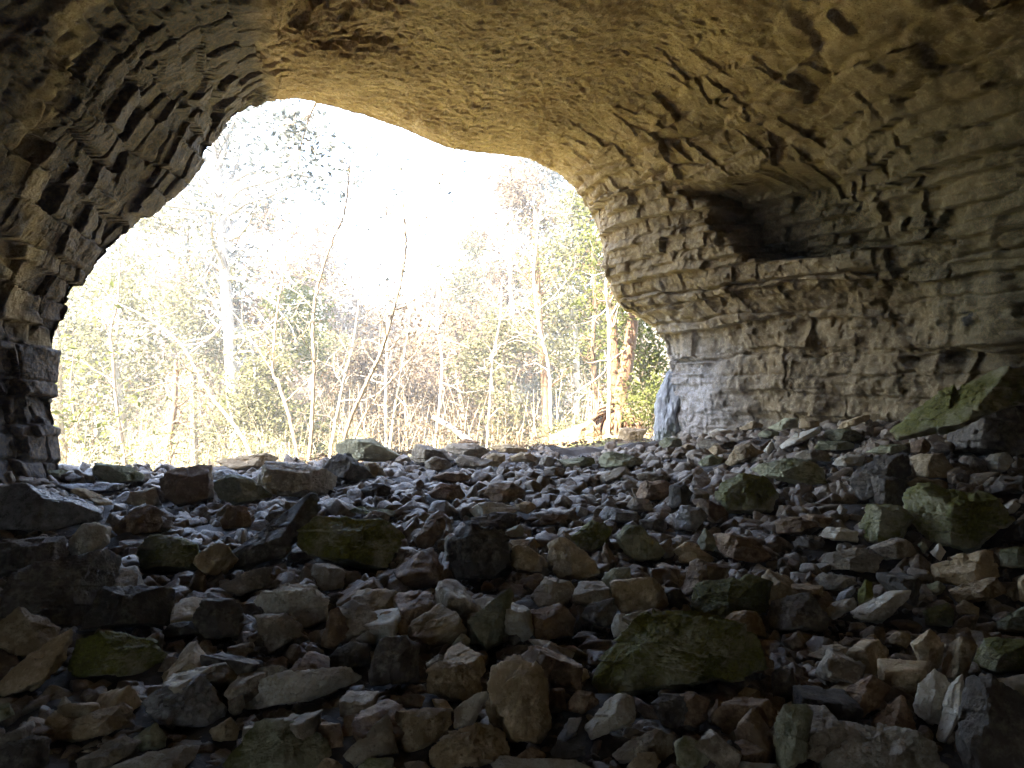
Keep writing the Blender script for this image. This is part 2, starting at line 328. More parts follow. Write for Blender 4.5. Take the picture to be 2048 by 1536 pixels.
# ------------------------------------------------------------------ rocks
REG = {'A': (0, 850, .3418), 'B': (650, 850, .3418), 'C': (1348, 850, .3418), 'D': (0, 1150, .3418), 'E': (650, 1150, .3418),
       'F': (1348, 1150, .3418), 'G': (1348, 450, .3418), 'H': (600, 450, .3906)}
# region, stone, label|short reference, outline
ROCKS = '''
A green greenish flat-topped block alone on the ridge just right of the left wall foot|the greenish block by the left wall foot;555,222 730,238 872,295 840,332 640,345 543,290
A brown reddish wedge stone tucked against the foot of the left cave wall;170,240 210,205 285,295 180,300
A green flat greenish stone at the very edge of the left wall foot;270,262 415,262 412,312 290,300
A grey ;470,320 500,285 555,300 560,335 480,335
A wet thin flat wet slab shining bluish on the left end of the ridge|the shining slab on the left ridge;280,350 520,335 800,345 640,395 540,395 380,380
A wet broad lumpy wet ledge rock at the far left edge below the wall foot|the lumpy wet ledge;-60,330 130,335 300,400 480,430 620,500 640,560 400,620 -60,600
A tan long narrow tan-edged slab beside the lumpy wet ledge;400,390 440,362 500,370 690,470 620,490
A brown big brown block with a wet top in front of the left ridge|the big brown wet-topped block;915,300 990,262 1180,225 1240,235 1250,330 1240,430 1040,485 915,380
A green greenish rounded block leaning against the big brown wet-topped block;1250,330 1350,290 1480,310 1600,420 1400,470 1270,430
A tan long low tan slab on the skyline left of centre|the tan skyline slab;1240,212 1330,195 1560,160 1690,200 1500,255 1400,265
A wet thin wet slab shining white on top of the big brown block;1185,275 1330,258 1510,320 1440,335 1240,325
A grey wide slab-like block with a pale tan left end below the skyline|the wide pale-ended block;1520,240 1570,215 1850,240 2020,280 2000,400 1640,420 1515,340
A tan ;1530,310 1600,285 1640,290 1640,420 1560,400
A brown ;1280,560 1330,480 1450,470 1480,600 1300,610
A brown rounded brown boulder below the long tan-edged slab on the left|the rounded brown boulder;650,610 740,520 890,460 965,500 940,620 700,660
A grey ;740,450 760,390 910,360 940,470 830,480
A pale upright pale pitted rock standing among dark boulders on the left|the upright pale pitted rock;385,740 400,660 480,570 560,565 660,600 640,690 530,760 440,770
A dark dark lumpy shelf rock at the left edge under the wet ledge|the dark lumpy shelf;-60,690 180,680 380,655 400,740 390,790 200,870 -60,880
A dark huge dark boulder on the left with a thin lit crest|the huge dark left boulder;10,960 60,870 220,810 420,770 640,720 760,760 780,860 600,960 480,1180 200,1170 0,1110
A moss mossy dark wedge right of the upright pale pitted rock|the mossy dark wedge;790,740 870,640 980,645 1060,680 1160,690 1180,850 830,860
A dark long slanting dark slab with a mossy top edge leaning up to the right|the long slanting slab;1310,775 1440,680 1640,590 1820,390 1880,400 1900,480 1760,600 1640,790 1340,850
A dark large dark block with a thin pale crest right of the huge dark boulder|the pale-crested dark block;560,1000 590,950 860,935 1050,940 1000,1180 480,1200 540,1040
A grey ;1280,940 1470,850 1620,815 1560,950 1400,1000
A pale rounded pale boulder riddled with pits left of centre|the pitted round boulder;1470,1050 1520,990 1680,930 1840,930 1940,1020 1910,1150 1810,1190 1700,1180 1560,1120
A grey grey rock with a smooth wet top below the pitted round boulder;1490,1110 1680,1100 1790,1180 1760,1230 1580,1290 1570,1340 1500,1180
A dark dark wedge with one pale sloping top left of the pitted round boulder;1120,1130 1190,1010 1385,1025 1430,1090 1400,1240 1200,1250
A tan tan-topped block at the left edge above the pinkish slanting slab;-40,1190 110,1065 180,1090 380,1180 320,1300 150,1360 -40,1270
A tan long pinkish tan slab slanting down to the left edge|the pinkish slanting slab;-40,1540 110,1390 300,1260 440,1175 430,1270 390,1400 200,1540 60,1580
A moss big olive mossy block with a smooth square face at lower left|the olive square-faced block;430,1225 560,1205 900,1240 980,1330 990,1390 860,1450 400,1480
A dark ;920,1200 1000,1160 1120,1145 1210,1210 1080,1240 950,1240
A grey ;1325,1300 1480,1265 1510,1300 1400,1380 1350,1350
A grey ;1410,1420 1460,1370 1530,1400 1490,1470 1420,1470
A brown upright pinkish brown stone between the pitted boulder and the dark cube;1880,1250 1930,1090 1985,1065 2040,1180 2040,1230 1960,1310 1880,1300
A pale ;1810,860 1840,805 1930,805 2030,850 2000,960 1880,970
A dark ;1540,540 1600,500 1680,490 1690,560 1580,600
D pale long pale slab riddled with pits near the bottom left of centre|the long pitted slab;1430,690 1500,610 1700,560 2048,525 2150,555 2130,620 2000,660 1780,740 1430,790
D wet dark wet rock with purplish sheen beside the long pitted slab|the dark wet rock;780,745 950,655 1180,580 1200,640 1330,770 1300,880 1000,900 800,760
D tan flat tan slab tilted below the olive square-faced block|the flat tan slab;320,920 420,850 730,740 800,780 780,850 620,940 420,980 330,960
D grey ;450,1080 720,940 830,970 760,1050 600,1150 440,1140
D green ;760,970 910,860 995,950 980,1010 830,1030
D tan ;1220,910 1350,830 1405,900 1390,970 1240,970
D pale pale smooth-crested rock cut by the bottom edge at lower left|the smooth-crested rock;600,1140 880,1030 1130,980 1240,960 1160,1060 1060,1160 700,1200
D green big greenish slab with a pale rim at the bottom left of centre|the big pale-rimmed slab;1300,1110 1420,1010 1540,830 1640,830 1810,870 1940,960 1950,1070 1800,1180 1320,1180
D dark ;-40,1010 210,925 300,960 280,1110 -40,1180
D grey ;330,770 380,700 430,760 380,800
D tan small tan wedge at the right end of the olive square-faced block;940,590 1035,505 1170,575 1080,620 960,650
D grey ;1330,740 1420,690 1440,760 1400,820 1340,810
D green ;300,900 380,815 450,830 330,930
D tan ;1840,1140 1900,1065 2010,1100 2020,1180 1850,1180
D brown ;1190,610 1250,580 1300,640 1240,670
D green ;-40,770 60,745 90,820 -40,870
B green big grey-green angular block highest on the skyline|the grey-green skyline block;35,140 70,75 280,80 450,180 380,210 230,215 140,210 40,165
B dark dark angular rock in front of the grey-green skyline block;-20,240 70,160 150,175 300,300 200,340 20,310
B tan ;225,220 300,215 375,290 300,310 240,270
B grey rounded grey block on the skyline right of the grey-green one|the rounded grey skyline block;480,190 530,108 700,140 760,210 600,230 500,220
B grey ;580,215 650,180 750,215 770,250 660,275 590,255
B grey broad flat-topped skyline slab carrying a small brown stone|the broad skyline slab;660,135 720,105 880,110 980,150 900,200 760,175
B brown small brown stone lying on top of the broad skyline slab;780,100 820,78 905,100 870,118 790,113
B tan low tan stone at the right end of the skyline row;930,120 1080,112 1195,140 1190,160 1050,168
B grey ;760,205 800,172 1050,220 1000,250 800,245
B tan ;930,190 980,160 1055,170 1055,230 960,215
B tan ;1080,185 1150,155 1270,185 1240,220 1100,215
B grey ;1240,210 1290,175 1360,200 1330,245 1250,240
B green ;1350,205 1590,180 1600,240 1400,245
B green long greenish flat slab on the ridge right of centre|the long greenish ridge slab;1590,195 1650,150 1860,190 1870,225 1750,255 1610,250
B brown ;630,300 700,275 880,285 885,320 740,335 650,315
B brown ;600,395 680,340 800,350 830,420 700,445 620,425
B brown lumpy brown rock just behind the shining pale slab|the lumpy brown rock;920,405 960,345 1100,335 1180,390 1150,445 980,450
B pale shining pale flat slab in the middle of the rubble|the shining pale slab;770,490 980,445 1140,480 1130,512 900,550 830,515
B tan ;1110,465 1200,445 1250,480 1190,520 1130,505
B dark dark chunk carrying the shining pale slab;840,550 1000,510 1140,515 1120,595 950,615 860,595
B dark ;160,405 280,340 380,350 400,415 300,425
B green ;75,495 200,475 420,500 400,540 230,525
B grey ;220,545 280,495 390,520 390,560 250,565
B moss big dark mossy block with a flat pale ledge left of centre|the big mossy ledge block;-175,620 -50,530 180,545 350,550 480,620 470,700 350,850 210,830 60,800 -80,770 -165,700
B brown upright pinkish brown rock right of the big mossy ledge block|the upright pinkish rock;520,650 600,570 690,525 720,560 690,650 620,720 540,720
B dark big dark brown boulder in the middle with a knobbly top|the big dark middle boulder;780,620 860,565 960,590 1080,660 1090,850 1000,900 760,900 730,750 700,690
B pale ;1050,625 1150,570 1170,655 1080,660
B tan ;1080,670 1230,665 1270,710 1200,735 1090,705
B tan tan rough-topped block right of the big dark middle boulder|the tan rough-topped block;1285,680 1400,655 1480,720 1580,790 1610,860 1500,910 1370,895 1300,830 1285,740
B moss green mossy rock behind the tan rough-topped block;1430,660 1560,555 1700,590 1650,690 1560,750 1480,720
B green pale green wedge with a dark right side right of the green mossy rock|the pale green wedge;1700,640 1760,580 1850,590 2020,750 1950,795 1800,790 1740,730
B brown ;1615,750 1640,680 1710,800 1640,825
B green ;1620,905 1680,840 1790,830 1800,920 1750,1000 1620,965
B tan ;1700,1030 1830,970 1840,1020 1760,1065
B dark round dark slaty stone above the big mossy boulder|the round slaty stone;1490,1120 1550,1040 1690,1010 1710,1090 1660,1185 1560,1165
B pale thin pale chip leaning in the middle of the rubble|the thin pale chip;710,1060 730,1000 810,965 790,1030 730,1090
B tan small tan pyramid-shaped rock left of the thin pale chip|the tan pyramid;540,1100 640,1020 740,1110 700,1185 600,1160
B green large greenish rock tapering down to a point near the centre|the tapering greenish rock;830,1150 900,1080 1080,950 1110,1000 1080,1130 1040,1260 940,1330 900,1240
B tan ;775,1115 800,1065 870,1090 850,1155 790,1150
B pale pale square chip lying below the tan pyramid;730,1295 800,1215 855,1250 840,1310 740,1345
B grey grey rock with a ridged top right of the tapering greenish rock|the ridged grey rock;1200,1010 1290,890 1440,910 1480,980 1400,1060 1260,1070
B brown ;1170,945 1200,895 1260,910 1230,975
B brown brown block with one tan face below the ridged grey rock|the brown tan-faced block;1100,1100 1240,1080 1380,1040 1470,1130 1460,1230 1250,1260
B pale thin white slab tipped down to the right below the brown block|the thin white slab;1150,1240 1300,1262 1480,1330 1440,1385 1250,1305
B dark dark cube with a pale pitted top left of centre|the dark cube;250,1450 290,1290 340,1240 480,1230 560,1290 550,1500 280,1520
B dark ;0,1370 70,1310 180,1265 280,1290 260,1410 40,1430
B pale ;175,1255 250,1200 310,1230 280,1285
B brown ;310,1240 320,1090 440,1080 520,1190 480,1245
B brown tan-edged brown stone left of the big dark middle boulder;540,920 570,800 650,780 700,840 660,940
B brown wide brown rock on the right ridge behind dark rocks|the wide brown rock;1790,410 1830,330 1990,320 2048,360 1990,435 1850,435
B grey ;1760,475 1800,420 1900,440 1930,505 1800,505
B brown ;1250,550 1290,520 1440,520 1400,585 1260,585
B wet ;1450,505 1480,470 1540,490 1530,535 1470,535
B wet flat wet rock shining right of the shining pale slab;1580,530 1640,470 1740,490 1830,510 1830,555 1760,575 1620,550
B dark ;1840,555 1980,540 1990,625 1850,605
B grey ;1820,285 1890,270 2030,310 1960,335 1840,325
B grey ;1590,305 1700,250 1770,240 1780,295 1650,335
B grey ;1270,265 1330,240 1420,260 1390,300 1290,305
B brown ;700,690 740,640 790,650 770,740 720,730
B brown ;870,1060 950,990 1040,1000 1000,1060 900,1080
B dark ;1110,1090 1100,1060 1240,1070 1230,1110
E tan tan block with a lit top at the lower centre left of the tall one|the lit-topped tan block;585,640 600,550 700,500 790,500 935,590 930,660 860,740 740,740 590,695
E tan tall tan block with two square faces at the lower centre|the tall tan block;935,660 950,505 1100,485 1220,500 1290,560 1310,700 1330,880 1250,980 1080,960 1040,720
E tan tan shield-shaped stone right of the tall tan block|the shield-shaped stone;1330,530 1400,505 1530,550 1550,600 1460,645 1380,655
E pale pale upright shard leaning on the left side of the tall tan block;750,900 760,780 890,690 960,680 930,760 870,870 770,900
E tan big flat-topped tan rock with a rough top at bottom centre|the big flat-topped tan rock;605,1060 620,1000 740,910 960,855 1060,890 1100,1020 1100,1070 900,1110 700,1150 610,1110
E tan tan angular block with a lit edge left of the big flat-topped tan rock|the tan lit-edged block;395,880 420,790 560,780 740,780 750,870 640,970 560,1030 440,1040
E grey dark-faced grey slab with a jagged lit edge at bottom left of centre|the jagged-edged slab;110,1050 220,940 370,800 400,880 430,1040 180,1120
E brown ;90,950 110,820 210,820 380,780 280,900 130,960
E pale long pale slab lying along the bottom edge at the centre;780,1129 830,1060 1000,1055 1200,1080 1480,1080 1600,1150 1500,1200 850,1200
E pale grey-tan rock with a jutting left tongue below the shield-shaped stone|the jutting grey-tan rock;1510,890 1620,780 1700,690 1830,700 1810,860 1690,910 1560,970
E wet thin blue-grey flake standing on edge near the bottom centre|the thin blue-grey flake;1350,960 1430,840 1510,830 1470,920 1400,985
E brown ;1420,750 1470,670 1560,680 1610,750 1520,810 1430,800
E dark ;1300,1040 1370,965 1520,1000 1520,1060 1380,1090
E brown ;1110,1070 1200,1000 1300,1040 1290,1090 1130,1095
E grey ;1680,1050 1780,960 1900,905 2048,890 2048,1070 1720,1100
E tan ;1760,1120 1830,1040 1930,1035 1980,1090 1900,1180 1780,1180
E moss biggest boulder, dark with a green mossy left shoulder, right of bottom centre|the big mossy boulder;1535,630 1600,480 1660,420 1850,240 1920,205 2048,205 2280,250 2580,330 2620,480 2590,570 2300,610 1900,700 1700,720 1600,730
E pale small pale wet stone against the upper left of the big mossy boulder;1670,310 1700,220 1830,240 1780,330 1690,370
E brown ;780,470 870,455 960,470 920,570 800,510
E grey ;590,520 660,460 740,480 720,510 610,570
E tan ;620,720 710,730 760,800 650,790
E grey ;400,730 500,690 590,710 560,780 420,770
E green ;160,1140 250,1070 400,1065 420,1150 300,1180
E brown ;1310,660 1400,660 1420,800 1330,770
E dark dark brown rough block under the right end of the big mossy boulder|the dark rough block;1900,750 1960,690 2048,690 2200,720 2240,800 2200,910 1980,900
C moss green mossy boulder on the right ridge with a shaggy top|the shaggy mossy boulder;240,430 260,340 400,270 560,310 640,420 560,510 320,520
C green long greenish block with a square end on the right ridge|the long greenish block;415,235 640,200 790,200 880,260 900,340 760,350 520,300 420,275
C dark large dark slab with a pale top edge and tail on the right|the large dark slab;1010,320 1060,250 1200,190 1370,170 1400,310 1130,430 1090,455
C dark dark square block with a pale left side on the right|the dark pale-sided block;1140,460 1150,300 1240,290 1360,330 1340,475 1160,475
C tan tan cube with a dark right side under the big leaning slab|the tan cube;1370,175 1580,160 1640,270 1600,310 1430,300 1380,215
C brown small brown round-topped stone standing behind the tan cube;1380,95 1470,80 1510,120 1480,170 1380,165
C tan ;1355,345 1430,300 1620,330 1600,375 1400,375
C moss big green mossy boulder at the right with a bulging left face|the bulging green boulder;1310,420 1400,350 1480,335 1830,390 1900,430 1980,560 1850,600 1810,660 1730,750 1560,730 1450,630 1370,520
C moss square mossy block with a flat dark top left of the bulging green boulder|the square mossy block;1060,610 1120,460 1330,470 1400,540 1340,670 1140,690
C pale small white chip standing below the bulging green boulder|the small white chip;1495,745 1550,685 1590,740 1560,800
C pale ;930,535 970,460 1020,500 950,550
C brown reddish brown stone with a bright left face on the right|the reddish brown stone;590,575 620,525 730,560 880,570 740,645 600,635
C brown ;710,530 800,515 940,540 880,610 740,570
C pale pale two-humped stone left of the square mossy block|the two-humped stone;845,655 890,590 1080,620 1075,685 940,680
C dark ;690,685 740,645 900,690 820,735 700,715
C grey long grey rock with a dark front below the two-humped stone|the long dark-fronted rock;830,785 880,745 1100,720 1240,770 1180,870 860,840
C grey ;1120,715 1300,655 1400,680 1450,760 1250,790
C green ;1420,695 1460,680 1490,720 1460,755
C tan oblong tan block with a lit slanting top at the right|the oblong tan block;1495,910 1500,820 1640,780 1860,705 1890,780 1910,890 1700,940 1520,930
C tan flat tan block directly below the oblong tan block;1600,965 1690,920 1900,890 1950,980 1820,1030 1660,1050
C grey ;820,930 840,870 930,865 1060,890 1080,930 930,970
C wet small bluish white chip left of the long pale slab|the bluish chip;940,1025 970,975 1070,940 1060,985 1010,1025 950,1035
C moss ;1070,980 1120,900 1170,910 1165,1010 1080,1065
C pale ;875,1095 930,1040 1060,1000 1080,1065 930,1145
C pale long pale slab with a dark right end on the right|the long pale slab;1015,1095 1200,1000 1270,960 1390,965 1380,1010 1240,1100 1220,1155 1100,1150
C moss green mossy block with a notched top above the big mossy boulder|the notched green block;80,940 240,920 420,880 580,915 580,1060 500,1120 360,1120 240,1145 110,1130
C tan tan hump of rock resting on top of the big mossy boulder;260,1160 340,1095 480,1090 520,1150 540,1240 450,1230
C dark dark mossy mass of rock right of the notched green block|the dark mossy mass;560,1010 800,980 920,1140 880,1200 700,1210 540,1200
C tan pale tan upright stone leaning left at the lower right|the leaning pale stone;1380,1275 1500,1190 1580,1280 1560,1410 1470,1460 1440,1390
C tan jagged pale tan rock beside the leaning pale stone|the jagged tan rock;1560,1450 1600,1290 1670,1220 1720,1280 1780,1290 1720,1410 1690,1510 1600,1480
C moss dark green rock behind the jagged tan rock at the right edge|the dark green right rock;1780,1330 1810,1250 1950,1240 2100,1260 2100,1430 1900,1460 1730,1410
C tan ;1240,1245 1300,1205 1390,1215 1400,1265 1360,1310 1260,1280
C brown ;1050,1300 1090,1250 1180,1220 1230,1310 1120,1320
C grey flat grey stone lying in the dark gap right of the big mossy boulder|the flat grey stone in the gap;760,1350 890,1290 1050,1300 1150,1350 1080,1400 920,1390
C green ;130,685 180,600 270,680 230,745 150,725
C tan ;0,735 60,680 130,700 260,800 180,825 40,805
C brown long brown rock tilted down to the right below the shaggy mossy boulder|the long brown rock;200,610 400,640 520,700 570,780 500,810 300,770 240,710
C wet brown rock with a bluish white wet top left of the shaggy mossy boulder|the white-topped brown rock;0,545 40,470 160,480 200,530 130,620 0,610
C brown ;90,445 150,420 280,470 320,525 230,570 160,485
C brown ;35,960 90,800 130,780 330,830 320,910 180,930 60,1000
C dark ;-30,350 60,340 110,400 80,480 -30,500
C green ;1860,1165 2048,1060 2100,1060 2100,1210 1900,1210
C tan ;1640,1065 1700,1020 1790,1070 1780,1115 1660,1110
C moss ;1450,1085 1600,1035 1640,1080 1630,1180 1480,1170
C pale knobbly pale rock near the right edge under the leaning slab;1810,205 1850,170 1950,160 1990,200 1940,275 1850,285
C dark dark triangular rock at the right edge behind the bulging green boulder;1840,365 1910,290 2060,300 2080,400 1850,410
C pale ;1900,485 1990,440 2030,470 1990,515 1930,525
C green ;1460,940 1550,910 1600,950 1540,1000
C dark ;1990,560 2100,540 2100,680 1900,680
C green ;1900,720 2100,710 2100,840 1910,830
C tan ;2010,900 2060,860 2110,900 2100,1040 2020,1030
F pale big pale pitted rock cut by the bottom edge at lower right|the big pale pitted rock;780,930 850,870 920,840 1000,880 1300,900 1540,940 1640,1060 1700,1160 1500,1200 860,1180 815,1020
F pale pale upright stone left of the narrow white shard|the pale upright stone;1395,740 1430,640 1520,545 1600,590 1620,640 1580,880 1480,860 1400,800
F pale narrow white shard standing on end at the lower right|the narrow white shard;1530,950 1580,740 1620,640 1690,570 1725,740 1640,900 1590,975
F brown brown block with a pale left edge in the dark lower right|the brown pale-edged block;945,720 1060,630 1160,580 1270,660 1200,770 1090,840 980,790
F brown brown pointed stone with a pale left flank behind the big pale pitted rock;1130,880 1240,780 1330,700 1370,760 1420,900 1300,940 1220,900
F dark large dark mossy boulder in the bottom right corner|the dark corner boulder;1710,600 1850,560 1880,650 2048,760 2100,760 2100,1180 1720,1180 1640,950 1730,760
F pale pale slab lying on the dark corner boulder at the right edge;1850,610 2048,575 2120,580 2120,720 1960,670
F green post-like greenish stone standing at the bottom right of centre|the post-like stone;585,880 640,760 780,740 820,800 770,870 770,1080 600,1180
F brown ;-20,720 100,680 210,730 200,840 130,890 -20,870
F brown ;190,840 250,720 350,760 400,830 300,880 210,880
F tan ;335,750 420,650 510,680 500,750 460,800
F green ;0,970 60,930 180,990 220,1070 160,1150 20,1130
F pale ;190,1120 260,1085 430,1095 590,1105 600,1180 190,1180
F grey ;840,755 880,710 930,760 890,810 840,800
F brown ;740,610 900,640 890,730 760,710
F tan ;1290,610 1350,550 1460,560 1460,630 1380,660 1290,650
F dark ;560,560 700,540 720,700 580,720
F dark ;250,990 330,960 420,1040 380,1110 270,1090
G moss huge leaning slab with a long greenish lit top edge at the right edge|the huge leaning slab;1250,1210 1400,1080 1640,960 1800,880 1920,825 2120,810 2120,1010 1900,1020 1720,1100 1500,1240 1290,1270
G dark big black-sided block with a pale ragged left edge under the leaning slab|the big black-sided block;1580,1330 1640,1000 1740,1040 1900,1010 2120,1000 2120,1340 1800,1350 1650,1330
G tan pale flat slab lying along the foot of the right wall|the flat slab by the right wall;950,1205 980,1150 1150,1100 1150,1140 1000,1195
G green ;870,1240 880,1200 1000,1190 1100,1210 1110,1270 930,1270
G pale long pale flat slab pointing at the foot of the right wall|the long pale wall-foot slab;610,1295 700,1230 860,1170 870,1210 760,1270 640,1315
G green ;820,1305 840,1260 1060,1270 1070,1315 840,1320
G tan tan upright-faced stone on the right ridge near the mouth|the tan ridge stone;290,1395 360,1300 440,1270 530,1330 440,1370 330,1415
G green ;120,1395 220,1340 290,1360 280,1400 160,1415
G pale ;520,1325 570,1260 590,1290 560,1345
G tan ;200,1315 240,1280 320,1320 240,1355
G grey ;130,1275 200,1250 400,1270 350,1305 150,1305
G green ;480,1235 520,1200 640,1210 560,1245
G grey ;680,1355 740,1320 910,1310 920,1385 760,1385
G pale ;900,1395 1000,1340 1120,1350 1100,1405 950,1415
G tan ;730,1195 740,1130 860,1150 850,1185
G green ;540,1190 650,1130 730,1130 720,1185 600,1205
G tan ;20,1305 70,1280 120,1290 110,1315 30,1320
G green ;1120,1330 1200,1290 1350,1280 1380,1310 1240,1350
G tan ;380,1190 450,1150 540,1150 520,1190 420,1205
G pale ;180,1225 250,1190 350,1200 340,1235 220,1240
H brown large sunlit pale boulder standing outside the mouth on the right|the sunlit boulder outside;1280,1155 1285,1070 1380,1040 1490,1000 1540,1040 1560,1140 1480,1175 1330,1185
H tan tan pointed rock just outside between the sunlit boulder and the pillar|the pointed rock outside;1610,1110 1640,1040 1690,1040 1785,1045 1740,1110 1640,1145
H pale small white sunlit rock at the foot of the right wall outside;1770,1105 1850,1050 1900,1080 1830,1115
H green dark greenish block at the foot of the blue-white rock pillar;1830,1115 1860,1085 1950,1095 1960,1135 1850,1145
'''
COLW = {'grey': 'grey', 'tan': 'tan', 'brown': 'brown', 'pale': 'pale', 'moss': 'mossy', 'green': 'greenish', 'dark': 'dark', 'wet': 'wet grey'}

def cube_sphere(n):
    t = np.tan(np.linspace(-1, 1, n) * math.pi / 4)
    a, b = np.meshgrid(t, t); o = np.ones_like(a); V, Q = [], []
    for f, (x, y, z) in enumerate([(o, a, b), (-o, -a, b), (-a, o, b), (a, -o, b), (a, b, o), (-a, b, -o)]):
        V.append(np.stack([x, y, z], -1).reshape(-1, 3)); i = np.arange(n * n).reshape(n, n) + f * n * n
        Q.append(np.stack([i[:-1, :-1].ravel(), i[:-1, 1:].ravel(), i[1:, 1:].ravel(), i[1:, :-1].ravel()], 1))
    V = np.concatenate(V); Q = np.concatenate(Q)
    _, first, inv = np.unique(np.round(V, 6), axis=0, return_index=True, return_inverse=True)
    V = V[first]; Q = inv.ravel()[Q]
    return V / np.linalg.norm(V, axis=1, keepdims=True), Q
CS = {n: cube_sphere(n) for n in (5, 7, 10, 14, 18, 24, 32, 42, 54, 72, 96)}
LAY = np.array([[.96, .2, .1], [-.2, .97, .12], [-.08, -.14, .98]])
def pick(n): return min(CS, key=lambda k: abs(k - n))

def hull(pts):
    pts = sorted(set(map(tuple, pts)))
    def half(ps):
        h = []
        for p in ps:
            while len(h) > 1 and (h[-1][0] - h[-2][0]) * (p[1] - h[-2][1]) - (h[-1][1] - h[-2][1]) * (p[0] - h[-2][0]) <= 0: h.pop()
            h.append(p)
        return h[:-1]
    return np.array(half(pts) + half(pts[::-1]), float)

def poly_rock(planes, dims, n, seed, rough=1.0, pits=0.0):
    """star-shaped polyhedron from half-spaces (n, h) about the origin, chipped and roughened"""
    Vd, Q = CS[pick(n)]
    d = Vd * dims; d = d / np.linalg.norm(d, axis=1, keepdims=True)
    nn = np.array([p[0] for p in planes]); hh = np.array([p[1] for p in planes])
    sz = float(np.mean(dims)); off = np.array([seed * 3.1 % 97, seed * 1.7 % 89, seed * .9 % 83])
    dn = d @ nn.T
    wob = 1 + .035 * np.stack([vn(d * 2.2 + off + 5 * k, seed % 50) for k in range(len(hh))], 1)
    r = np.where(dn > 1e-4, hh * wob / np.maximum(dn, 1e-4), 1e9)
    r = np.concatenate([r, (1.15 / np.linalg.norm(d / dims, axis=1, ord=10))[:, None]], 1)
    rs = np.sort(r, axis=1); r0 = rs[:, 0]
    gap = (rs[:, 1] - r0) / (r0 + 1e-9); r0 = r0 * (1 - .012 * np.exp(-gap / .02) * (1 + .8 * vn(d * 5 + off, 3)))
    P = d * r0[:, None]
    k = P / sz
    P = P + d * (sz * rough * (.040 * fbm(k * 2.8 + off, 4, 7, .62) + .030 * (np.abs(fbm(k * 7 + off, 4, 8, .65)) - .4) + .055 * blocks(k @ LAY + off, .42, .7, seed % 40, .06, 1.0)))[:, None]
    if pits: 
        c = vn(k * 9 + off, 77); P = P - d * (sz * .07 * pits * sst(.25, .6, c))[:, None]
    return P, Q

rng = np.random.default_rng(11); outlines = []
rock_info = []          # (obj, bbox px, colour, label, ref)
def unit(v): return v / np.linalg.norm(v)
def traced(reg, mat, label, ref, poly, idx):
    x0, y0, s = REG[reg]
    pts = hull([(x0 + s * x, y0 + s * y) for x, y in poly])
    lo, hi = pts.min(0), pts.max(0); c = (lo + hi) / 2; w, h = hi - lo
    outside = label.startswith(('large sunlit', 'tan pointed', 'small white sunlit'))
    if outside: D = 15.0 if 'large' in label else 13.4
    else:
        yb = hi[1] - .12 * h
        D = hit(c[0], max(yb, 905 if c[0] < 1250 else 862))
        if 'huge leaning slab' in label: D = 6.7
        if 'black-sided block' in label: D = 7.5
    W, H = w / F * D, h / F * D
    T = max(.7 * min(W, 2.2 * H), .55 * max(W, H)) * rng.uniform(.8, 1.05)
    T = min(T, 1.1)
    Dc = D + .32 * T
    C = at(c[0], c[1], Dc)
    vd = unit(C); rt = unit(np.cross(vd, (0, 0, 1))); up = np.cross(rt, vd)
    th = -math.asin(vd[2])
    planes = []
    n = len(pts)
    for i in range(n):
        a, b = pts[i], pts[(i + 1) % n]
        if np.hypot(*(b - a)) < 2: continue
        A, B = at(a[0], a[1], Dc) - C, at(b[0], b[1], Dc) - C
        A, B = A - vd * (A @ vd), B - vd * (B @ vd)
        e = unit(B - A); ne = np.cross(e, vd); ne = unit(ne)
        if ne @ (A + B) < 0: ne = -ne
        dist = ne @ A
        if dist < .01: dist = .01
        upn = ne @ up
        if upn > .35: fl = math.radians(rng.uniform(4, 38)) + th * .9
        elif upn < -.4: fl = math.radians(rng.uniform(0, 14))
        else: fl = math.radians(rng.uniform(6, 48))
        for lean in (fl, -math.radians(rng.uniform(5, 30))):
            nn = unit(ne * math.cos(lean) - vd * math.sin(lean)); planes.append((nn, dist * math.cos(lean)))
    fr = (.38 if H < .8 * W else .5) * T
    yaw, pit = math.radians(rng.uniform(-34, 34)), math.radians(rng.uniform(-8, 22))
    f1 = unit(-vd * math.cos(yaw) + rt * math.sin(yaw) + up * math.tan(pit)); planes.append((f1, fr * .9))
    f2 = unit(-vd * math.cos(yaw * .7 - .9 * np.sign(yaw)) + rt * math.sin(yaw * .7 - .9 * np.sign(yaw)) + up * rng.uniform(-.1, .4)); planes.append((f2, fr * rng.uniform(.75, 1.0)))
    planes.append((unit(vd + .3 * rt * rng.uniform(-1, 1)), .55 * T))
    # a few chips
    for k in range(2):
        q = rng.normal(size=3); q = unit(q - vd * abs(q @ vd) * .5)
        reach = abs(q @ rt) * W / 2 + abs(q @ up) * H / 2 + abs(q @ vd) * T / 2
        planes.append((q, reach * rng.uniform(.86, 1.0)))
    M3 = np.stack([rt, vd, up], 1)
    pl = [(M3.T @ a, d) for a, d in planes]
    pits = 1.0 if ('pit' in label or 'rough' in label) else (.35 if idx % 4 == 0 else 0)
    P, Q = poly_rock(pl, np.array((W / 2, T / 2, H / 2)), max(w, h) / 2 / 2.0, idx + 1, 1.0, pits)
    Pw = P @ M3.T + C
    base = np.array((C[0], C[1], Pw[:, 2].min()))
    o = mesh_obj('boulder' if max(W, H) > .75 else 'rock', Pw, Q, M[mat], loc=base)
    rock_info.append([o, (lo[0], lo[1], hi[0], hi[1]), mat, label, ref, max(W, H)])
    outlines.append((pts, Dc))
